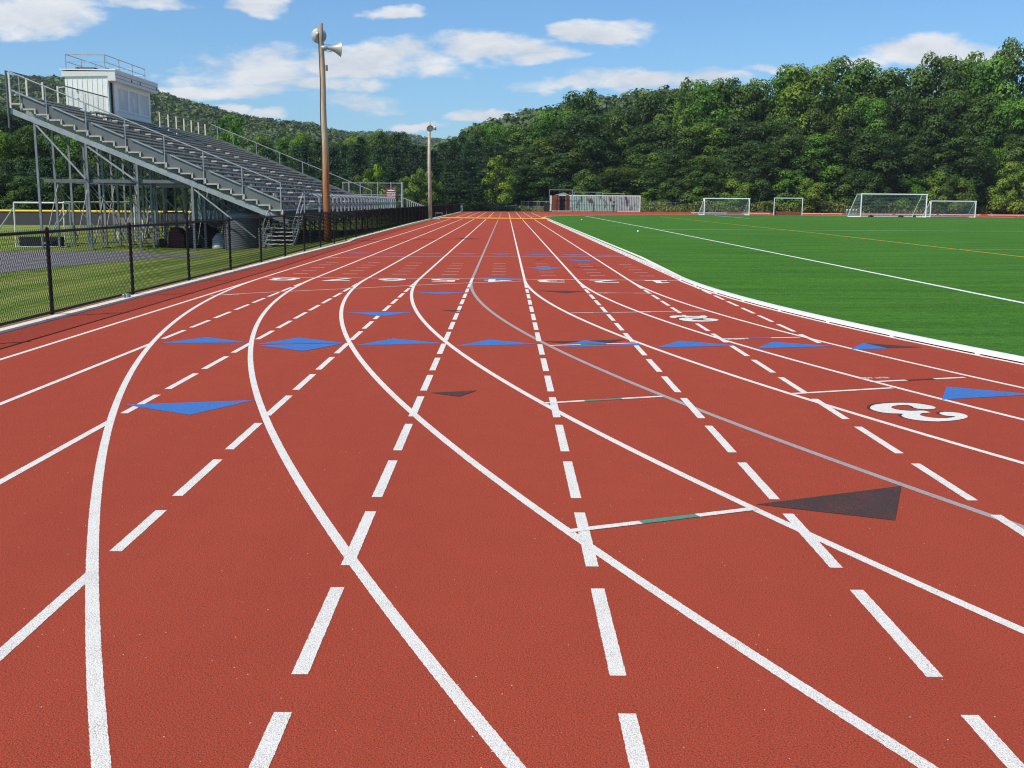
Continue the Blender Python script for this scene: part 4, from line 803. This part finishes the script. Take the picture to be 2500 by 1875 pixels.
# silver boundary fence behind the black one
bf = fence_line('boundary_fence', 'galvanised chain link fence behind the black end fence, in front of the woods', [ay(1565, 515, 186)[:2], ay(2000, 515, 190)[:2], ay(2700, 520, 196)[:2]], 6.2, 1.6, .35, .02, 'galv', .05, .04, bottom=False)
# ------------------------------------------------------------------ foliage
rng = np.random.default_rng(11)
def unit(n):
    v = rng.normal(size=(n, 3)); return v/np.linalg.norm(v, axis=1, keepdims=True)
def leaf_mesh(name, P, N, S, tone, m_, asp=1.5):
    n = len(P); t = np.cross(N, unit(n)); t /= np.maximum(np.linalg.norm(t, axis=1, keepdims=True), 1e-6); b = np.cross(N, t)
    S = S[:, None]; w = S/asp
    V_ = np.stack([P+t*S*.5, P+b*w*.5+N*S*.10, P-t*S*.5, P-b*w*.5+N*S*.10], 1).reshape(-1, 3)
    me = bpy.data.meshes.new(name); me.vertices.add(4*n); me.vertices.foreach_set('co', V_.ravel())
    me.loops.add(4*n); me.loops.foreach_set('vertex_index', np.arange(4*n, dtype=np.int32)); me.polygons.add(n)
    me.polygons.foreach_set('loop_start', np.arange(0, 4*n, 4, dtype=np.int32)); me.update(calc_edges=True)
    at = me.attributes.new('tone', 'FLOAT', 'FACE'); at.data.foreach_set('value', np.clip(tone, 0, 1).astype(np.float32)); me.materials.append(MT[m_])
    return me
def crown_broad(h, w, z0, lobes, per, leaf, seed):
    global rng
    rng = np.random.default_rng(seed)
    c = []; r = []
    for i in range(lobes):
        f = ((i+.5)/lobes)**.85; ph = i*2.399+rng.uniform(-.5, .5)
        prof = math.sin(math.pi*min(1, max(.06, (.10+.90*f)))**.8)**.62 if f < 1 else .2
        prof = (1-abs(2*f-.8)**2.4*.45); rad = w*.5*max(.12, prof)*rng.uniform(.45, .86)
        lr = w*rng.uniform(.13, .22)*(1.05-.35*f)
        c.append((rad*math.cos(ph), rad*math.sin(ph), z0+(h-z0)*f*.93+rng.uniform(-.3, .3))); r.append(lr)
    P, N, S, Tn = [], [], [], []
    for (x, y, z), lr in zip(c, r):
        k = int(per*(lr/(w*.175))**2); d = unit(k); d[:, 2] = np.where(d[:, 2] < -.35, -d[:, 2], d[:, 2])
        rr = lr*(.62+.5*rng.random(k)**.6); q = np.array((x, y, z))+d*rr[:, None]*np.array((1, 1, .82))
        nn = d+unit(k)*.52+np.array((0, 0, .22)); nn /= np.linalg.norm(nn, axis=1, keepdims=True)
        P.append(q); N.append(nn); S.append(leaf*rng.uniform(.7, 1.35, k)); tn = rng.uniform(.12, .88); Tn.append(tn+rng.normal(0, .10, k))
        k2 = max(8, int(k*.06)); d = unit(k2); P.append(np.array((x, y, z))+d*lr*.45); N.append(unit(k2)); S.append(np.full(k2, lr*.6)); Tn.append(np.full(k2, .25))  # big inner leaves block light through the lobe; shade put into tone
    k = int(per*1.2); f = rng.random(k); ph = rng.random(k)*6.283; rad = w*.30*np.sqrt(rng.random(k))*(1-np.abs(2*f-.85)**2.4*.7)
    P.append(np.stack([rad*np.cos(ph), rad*np.sin(ph), z0+(h-z0)*f*.9], 1)); N.append(unit(k)); S.append(np.full(k, w*.08)); Tn.append(np.full(k, .2))  # core leaves added to block light; crown shade put into their tone
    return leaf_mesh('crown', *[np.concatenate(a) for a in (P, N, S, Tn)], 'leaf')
def crown_pine(h, w, z0, seed, leaf=.34, dens=1.):
    global rng
    rng = np.random.default_rng(seed); P, N, S, Tn = [], [], [], []
    z = z0; lean = rng.uniform(-.04, .04, 2)
    while z < h*.98:
        f = (z-z0)/(h-z0); reach = w*.5*(1-f**1.5)*rng.uniform(.75, 1.1)+.25
        nb = rng.integers(5, 8); a0 = rng.random()*6.28
        for i in range(nb):
            a = a0+i*6.283/nb+rng.uniform(-.35, .35); L = reach*rng.uniform(.6, 1.1); dirv = np.array((math.cos(a), math.sin(a), rng.uniform(.12, .42)))
            tn = rng.uniform(.2, .75)
            k = int(dens*(26+60*L/(w*.5))); s = L*rng.random(k)**.55
            q = dirv*s[:, None]+np.array((lean[0]*z, lean[1]*z, z)); sp = .16+.13*L*np.minimum(1, s/L+.15)
            off = rng.normal(size=(k, 3))*sp[:, None]*np.array((1, 1, .55)); off[:, 2] += .06*L
            nn = unit(k)*.8+np.array((0, 0, .55)); nn /= np.linalg.norm(nn, axis=1, keepdims=True)
            P.append(q+off); N.append(nn); S.append(leaf*rng.uniform(.7, 1.4, k)); Tn.append(tn+rng.normal(0, .15, k))
        z += h*.052*rng.uniform(.8, 1.2)
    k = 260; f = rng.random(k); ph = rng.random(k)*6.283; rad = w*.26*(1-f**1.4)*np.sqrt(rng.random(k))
    P.append(np.stack([rad*np.cos(ph), rad*np.sin(ph), z0+(h-z0)*f*.92], 1)); N.append(unit(k)); S.append(np.full(k, w*.13)); Tn.append(np.full(k, .05))  # pine core leaves; inner shade put into their very low tone
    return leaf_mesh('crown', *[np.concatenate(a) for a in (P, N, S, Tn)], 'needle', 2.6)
def trunk_mesh(h, r, top, seed, m_='bark', limbs=5):
    rnd = random.Random(seed); b = MB(); pts = [(rnd.uniform(-.15, .15)*i*.4, rnd.uniform(-.15, .15)*i*.4, top*i/5-.2) for i in range(6)]
    b.tube(pts, [r*1.25]+[r*(1-.15*i) for i in range(1, 6)], 8)
    for i in range(limbs):
        a = rnd.random()*6.28; z = top*rnd.uniform(.35, .8); L = h*rnd.uniform(.12, .24); b.tube([(0, 0, z), (L*.5*math.cos(a), L*.5*math.sin(a), z+L*.5), (L*math.cos(a), L*math.sin(a), z+L*.85)], [r*.42, r*.28, r*.1], 6)
    me = bpy.data.meshes.new('trunk'); me.from_pydata(b.v, [], b.f); me.update(); me.materials.append(MT[m_]); return me
KIND = {}
for nm, n, mk in (('broad', 6, lambda i: (crown_broad(20, 12.5, 3.2, 36, 330, .40, 40+i), trunk_mesh(20, .32, 15, 90+i), 20, 12.5)), ('low', 4, lambda i: (crown_broad(8, 8.5, .3, 22, 330, .32, 60+i), trunk_mesh(8, .12, 5, 70+i), 8, 8.5)),
                  ('pine', 5, lambda i: (crown_pine(12, 6.6, .5, 20+i, .30, 1.5), trunk_mesh(12, .18, 10.5, 30+i, 'bark', 2), 12, 6.6)), ('shrub', 3, lambda i: (crown_broad(4.5, 4.2, .1, 14, 170, .24, 80+i), trunk_mesh(4.5, .07, 2.8, 85+i), 4.5, 4.2)),
                  ('open', 3, lambda i: (crown_broad(10, 6.5, 1.5, 20, 150, .34, 100+i), trunk_mesh(10, .14, 8, 105+i, 'barkpale', 6), 10, 6.5))):
    KIND[nm] = [mk(i) for i in range(n)]
_used = set(); _cnt = [0]
def tree(kind, x, y, z, h, w, tint, label, group, name=None, cat='tree'):
    assert label not in _used, label
    _used.add(label); _cnt[0] += 1; i = _cnt[0]; cr, tk_, ch, cw = KIND[kind][i*7 % len(KIND[kind])]
    nm = name or {'pine': 'pine_tree', 'shrub': 'shrub'}.get(kind, 'broadleaf_tree')
    t = thing(nm, label, cat, (x, y, z), group); t.rotation_euler = (0, 0, i*2.399); t.scale = (w/cw, w/cw*random.uniform(.9, 1.1), h/ch)
    for me, pn in ((cr, 'crown'), (tk_, 'trunk')):
        o = bpy.data.objects.new(pn, me); COL.objects.link(o); o.parent = t; o.color = (*tint, 1)
    return t
# right-hand woods, four ranks deep
SKX = [1200, 1250, 1335, 1380, 1420, 1493, 1515, 1560, 1668, 1730, 1758, 1843, 1900, 1962, 2012, 2086, 2182, 2239, 2312, 2357, 2391, 2453, 2500, 2600]
SKY_ = [305, 290, 276, 222, 204, 220, 266, 234, 204, 207, 183, 181, 170, 164, 150, 136, 134, 147, 124, 138, 133, 121, 92, 85]
LM = [(1250, 'beyond the sloping railing'), (1310, 'behind the silver gate'), (1362, 'behind the red container doors'), (1430, 'behind the left half of the white container'), (1512, 'behind the right half of the white container'), (1590, 'right of the white container'), (1665, 'between the container and the first small goal'),
      (1730, 'behind the left post of the first small goal'), (1795, 'behind the right half of the first small goal'), (1855, 'between the first small goal and the red panelled goal'), (1925, 'behind the red panelled goal'), (1995, 'just right of the red panelled goal'), (2060, 'just left of the largest goal'), (2130, 'behind the left half of the largest goal'), (2210, 'behind the right half of the largest goal'), (2285, 'behind the left post of the right-hand goal'), (2350, 'behind the right half of the right-hand goal'), (2420, 'just right of the last goal'), (2485, 'near the right edge of the photo'), (2560, 'at the very right edge')]
rn = random.Random(5)
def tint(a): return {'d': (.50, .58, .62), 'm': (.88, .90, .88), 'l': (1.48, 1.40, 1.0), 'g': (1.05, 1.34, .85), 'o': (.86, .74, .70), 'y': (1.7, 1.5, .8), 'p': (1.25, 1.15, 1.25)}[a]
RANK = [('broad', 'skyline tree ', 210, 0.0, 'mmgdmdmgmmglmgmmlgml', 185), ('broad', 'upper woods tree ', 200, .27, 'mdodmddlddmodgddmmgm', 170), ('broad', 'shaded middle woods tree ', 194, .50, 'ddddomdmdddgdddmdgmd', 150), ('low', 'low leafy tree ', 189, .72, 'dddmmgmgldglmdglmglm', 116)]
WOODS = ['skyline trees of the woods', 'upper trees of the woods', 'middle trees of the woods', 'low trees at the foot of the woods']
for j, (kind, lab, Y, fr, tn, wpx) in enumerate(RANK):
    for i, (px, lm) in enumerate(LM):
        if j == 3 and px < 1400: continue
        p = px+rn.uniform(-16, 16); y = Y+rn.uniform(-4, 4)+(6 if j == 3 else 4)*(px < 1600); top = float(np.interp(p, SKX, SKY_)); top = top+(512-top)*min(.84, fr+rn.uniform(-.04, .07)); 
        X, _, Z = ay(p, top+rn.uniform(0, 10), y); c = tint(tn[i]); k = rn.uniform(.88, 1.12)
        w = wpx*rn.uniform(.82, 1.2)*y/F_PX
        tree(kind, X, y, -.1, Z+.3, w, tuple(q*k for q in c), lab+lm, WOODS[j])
PALE = ay(1672, 192, 207); tree('open', PALE[0], 207, 0, PALE[2], 5.6, tint('l'), 'thin yellowing tree with bare pale branches standing out of the woods', None)
# pines and other trees across the middle
PL = [(585, 'over the middle of the bleacher seats'), (640, 'over the far half of the bleacher seats'), (695, 'above the far bleacher handrail'), (750, 'just left of the tall speaker pole'), (815, 'just right of the tall speaker pole'), (865, 'over the left end of the backstop'), (915, 'behind the backstop left of its sign'), (965, 'behind the maroon sign'), (1010, 'between the backstop and the slim pole'), (1060, 'behind the slim pole'), (1105, 'right of the slim pole'), (1150, 'at the end of the black fence'), (1200, 'over the far end of the lanes')]
for j, (off, lab, dz) in enumerate(((0, 'front rank pine ', 0), (22, 'taller back rank pine ', -12), (-18, 'low foot pine ', 62))):
    for i, (px, lm) in enumerate(PL):
        p = px+off+rn.uniform(-8, 8); Y = np.interp(p, [560, 760, 1000, 1200], [118, 138, 158, 176])+(9 if j == 1 else -5 if j == 2 else 0); top = np.interp(p, [560, 640, 760, 870, 1000, 1120, 1240], [374, 362, 352, 350, 352, 342, 350])+dz+rn.uniform(-6, 14)
        X, _, Z = ay(p, top, Y); k = rn.uniform(.8, 1.25); tree('pine', X, Y, -.3, Z+.3, rn.uniform(88, 118)*Y/F_PX*(1 if j < 2 else 1.1), (k, k, k*rn.uniform(.9, 1.15)), lab+lm, ('front pines across the middle', 'second rank of pines', 'low pines at the foot of the belt')[j])
for p, top, Y, w, kd, tn, lab in ((563, 279, 98, 120, 'open', 'g', 'bright leafy tree rising behind the back rail of the bleachers'), (520, 330, 104, 90, 'open', 'l', 'smaller bright tree beside the back rail of the bleachers'), (640, 335, 150, 90, 'broad', 'm', 'rounded tree above the bleachers, left of the bright crown by the pole'), (742, 324, 160, 95, 'broad', 'l', 'light green tree over the pines left of the tall speaker pole'), (690, 336, 165, 85, 'broad', 'g', 'green tree over the pines above the far bleacher handrail'),
                                  (868, 322, 178, 90, 'broad', 'l', 'light green tree over the pines right of the tall speaker pole'), (925, 316, 182, 100, 'broad', 'm', 'large rounded tree over the pines behind the backstop'), (975, 320, 182, 90, 'broad', 'd', 'darker rounded tree over the pines right of the maroon sign'), (815, 345, 170, 80, 'broad', 'o', 'olive tree over the pines just right of the tall speaker pole'), (1215, 380, 168, 90, 'open', 'y', 'yellow green tree at the end of the lanes, before the pines'), (1165, 308, 200, 80, 'broad', 'm', 'tree on the skyline left of the woods, over the black fence corner'), (1205, 292, 205, 90, 'broad', 'g', 'bright tree on the skyline where the woods begin'), (1122, 332, 200, 90, 'broad', 'd', 'dark tree on the skyline right of the slim pole')):
    X, _, Z = ay(p, top, Y); tree(kd, X, Y, -.3, Z+.3, w*Y/F_PX, tint(tn), lab, None)
for p, top, Y, w, tn, lab in ((912, 400, 112, 78, 'y', 'yellowish shrub behind the backstop, left of the sign'), (1030, 412, 128, 75, 'p', 'pale silvery shrub by the slim pole'), (880, 425, 108, 70, 'o', 'brownish shrub behind the left of the backstop'), (985, 430, 125, 60, 'p', 'low silvery shrub right of the backstop'), (1065, 440, 130, 60, 'm', 'green shrub right of the slim pole'), (650, 380, 90, 90, 'o', 'brown green shrub over the far handrail of the bleachers'), (730, 420, 92, 90, 'o', 'brown green shrub left of the tall speaker pole'), (795, 450, 95, 80, 'o', 'low brown shrub behind the front of the bleachers'),
                              (1138, 492, 166, 30, 'l', 'small bush inside the far corner of the black fence'), (1266, 505, 173, 22, 'g', 'small bright bush left of the silver gate'), (1880, 490, 185, 60, 'g', 'bright vine covered bush on the fence left of the red panelled goal'), (1420, 468, 182, 45, 'l', 'bush rising above the left of the container'), (1465, 470, 182, 45, 'g', 'bush rising above the middle of the container')):
    X, _, Z = ay(p, top, Y); tree('shrub', X, Y, -.3, Z+.3, w*Y/F_PX, tint(tn), lab, None, cat='shrub')
LL = [(-60, 'beyond the left edge'), (5, 'at the left edge'), (60, 'left of the nearest bleacher leg'), (120, 'between the first and second bleacher legs'), (180, 'behind the third bleacher leg'), (240, 'under the press box'), (300, 'under the right side of the press box'), (360, 'behind the long tie beam'), (425, 'where the tie beam meets the slope'), (490, 'over the covered cart'), (550, 'above the white truck')]
for j, (kd, lab, Y, topf, wp_) in enumerate((('broad', 'bright leafy tree behind the bleachers, ', 118, lambda p: np.interp(p, [0, 200, 400, 560], [318, 322, 330, 350]), 120), ('pine', 'dark pine behind the bleachers, ', 106, lambda p: np.interp(p, [0, 300, 560], [385, 378, 390]), 112), ('low', 'low dark tree behind the ball field fence, ', 96, lambda p: 425, 110))):
    for i, (px, lm) in enumerate(LL):
        p = px+rn.uniform(-14, 14); y = Y+rn.uniform(-3, 3); X, _, Z = ay(p, topf(p)+rn.uniform(-12, 16), y); k = rn.uniform(.75, 1.25)
        tree(kd, X, y, -.5, Z+.5, wp_*rn.uniform(.9, 1.25)*y/F_PX, tuple(k*q for q in (tint('glmmgdmldmm'[i]) if j == 0 else (1, 1, 1) if j == 1 else tint('d'))), lab+lm, ('bright trees behind the bleachers', 'dark pines behind the bleachers', 'low trees behind the ball field')[j])
for i, (px, top, Y, lm) in enumerate(((20, 255, 190, 'left of the bleachers, seen through the guard rail mesh'), (95, 262, 195, 'left of the press box'), (-50, 240, 185, 'past the left edge, above the bleachers'))):
    X, _, Z = ay(px, top, Y); tree('broad', X, Y, -.5, Z+.5, 170*Y/F_PX, tint('do m'.replace(' ', '')[i]), 'dark tree high on the slope '+lm, None)
# weeds along the far fences
n = 17000; px = rng.uniform(1150, 2640, n); yy_ = np.where(px < 1565, rng.uniform(176, 181, n), rng.uniform(181.5, 187.5, n)+(px-1565)*.006); vx = np.array([ay(p, 517, 100)[0]/100 for p in px]); hh = rng.random(n)**1.3*np.where(px > 1560, 1.9, .8)*(.6+.4*np.sin(px*.021)**2)
Pw = np.stack([vx*yy_, yy_, hh], 1); Nw = unit(n)+np.array((0, -.5, .3)); Nw /= np.linalg.norm(Nw, axis=1, keepdims=True)
o = bpy.data.objects.new('tall_weeds', leaf_mesh('tall_weeds', Pw, Nw, rng.uniform(.25, .55, n), rng.normal(.5, .22, n), 'weed', 2.2)); COL.objects.link(o); tag(o, 'tall yellowish weeds along the foot of the woods behind the far fence', 'weeds', kind='stuff')
# ------------------------------------------------------------------ wooded hills
def ridge(pxs, pys, D, d0, u_pad, name, cell, rad, seed, dens_from=None):
    v = [ray(a, b) for a, b in zip(pxs, pys)]; us = [q[0]/q[1] for q in v]; el = [q[2]/q[1] for q in v]
    ug = np.linspace(us[0], us[-1], 60); f = np.linspace(0, 1.35, 28); vs = []
    def H(u, d):
        t = np.clip((d-d0)/(D-d0), 0, 1); h = (np.interp(u, us, el)*D+CAM_H-rad*1.3)*(t*t*(3-2*t)*.55+t*.45); return np.where(d > D, h*(1-((d-D)/(D*.5))**2), h)-.6
    for u in ug:
        for q in f: d = d0+(D-d0)*q; vs.append((u*d, d, float(H(u, d))))
    m_ = len(f); b = MB(); b.add(vs, [(i*m_+k, (i+1)*m_+k, (i+1)*m_+k+1, i*m_+k+1) for i in range(len(ug)-1) for k in range(m_-1)])
    o = b.build('hill', 'hill', None, True); tag(o, kind='structure')
    g = np.random.default_rng(seed); da = dens_from or d0; n = int((us[-1]-us[0])*((D*1.03)**2-da**2)/2/cell)
    u = g.uniform(us[0], us[-1], n); d = np.sqrt(g.uniform(da**2, (D*1.03)**2, n)); z = H(u, d); R_ = rad*g.uniform(.65, 1.25, n); K = 64
    dv = g.normal(size=(n, K, 3)); dv /= np.linalg.norm(dv, axis=2, keepdims=True); dv[..., 2] = np.abs(dv[..., 2])*1.15-.15
    P = np.stack([u*d, d, z+R_*.5], 1)[:, None]+dv*(R_[:, None]*g.uniform(.75, 1.08, (n, K)))[..., None]*np.array((1, 1, 1.05)); tone = g.normal(.45, .2, (n, 1))+g.normal(0, .06, (n, K))
    N = dv+g.normal(size=dv.shape)*.28; N /= np.linalg.norm(N, axis=2, keepdims=True)
    return P.reshape(-1, 3), N.reshape(-1, 3), np.repeat(R_*.42, K)*g.uniform(.7, 1.3, n*K), tone.ravel()
parts = [ridge([-420, -150, 0, 160, 370, 480, 560, 640, 760, 850, 960, 1080], [150, 172, 188, 193, 224, 254, 276, 292, 306, 330, 345, 362], 640, 300, 0, 'a', 24, 3.5, 1),
         ridge([600, 700, 760, 800, 870, 940, 1000, 1040, 1075, 1140, 1240], [300, 298, 302, 318, 326, 324, 330, 338, 341, 352, 372], 1500, 900, 0, 'b', 60, 6, 2, 1150),
         ridge([1040, 1090, 1130, 1160, 1200, 1250, 1330, 1420, 1500, 1560, 1640, 1760, 2000, 2400, 3000], [372, 346, 328, 309, 294, 282, 262, 244, 234, 226, 214, 225, 240, 260, 280], 430, 290, 0, 'c', 26, 3.8, 3)]
rng = np.random.default_rng(3)
o = bpy.data.objects.new('hillside_forest', leaf_mesh('hillside_forest', *[np.concatenate([q[i] for q in parts]) for i in range(4)], 'forest', 1.15)); COL.objects.link(o); o.color = (1, 1, 1, 1)
tag(o, 'unbroken green forest covering the distant hillsides', 'forest', kind='stuff')
# ------------------------------------------------------------------ air
hm = bpy.data.materials.new('pale_air'); hm.use_nodes = True; ht = NT(hm.node_tree); ht.n.clear()
pv = ht.node('ShaderNodeVolumePrincipled'); pv.inputs['Color'].default_value = (.80, .88, 1, 1); pv.inputs['Density'].default_value = .00013; pv.inputs['Anisotropy'].default_value = .2
ho = ht.node('ShaderNodeOutputMaterial'); ht.l.new(pv.outputs[0], ho.inputs['Volume']); MT['air'] = hm
b = MB(); b.box(-2600, 2700, -80, 2600, -2.5, 190); tag(b.build('haze', 'air'), 'faint summer haze over the valley', 'haze', kind='stuff')
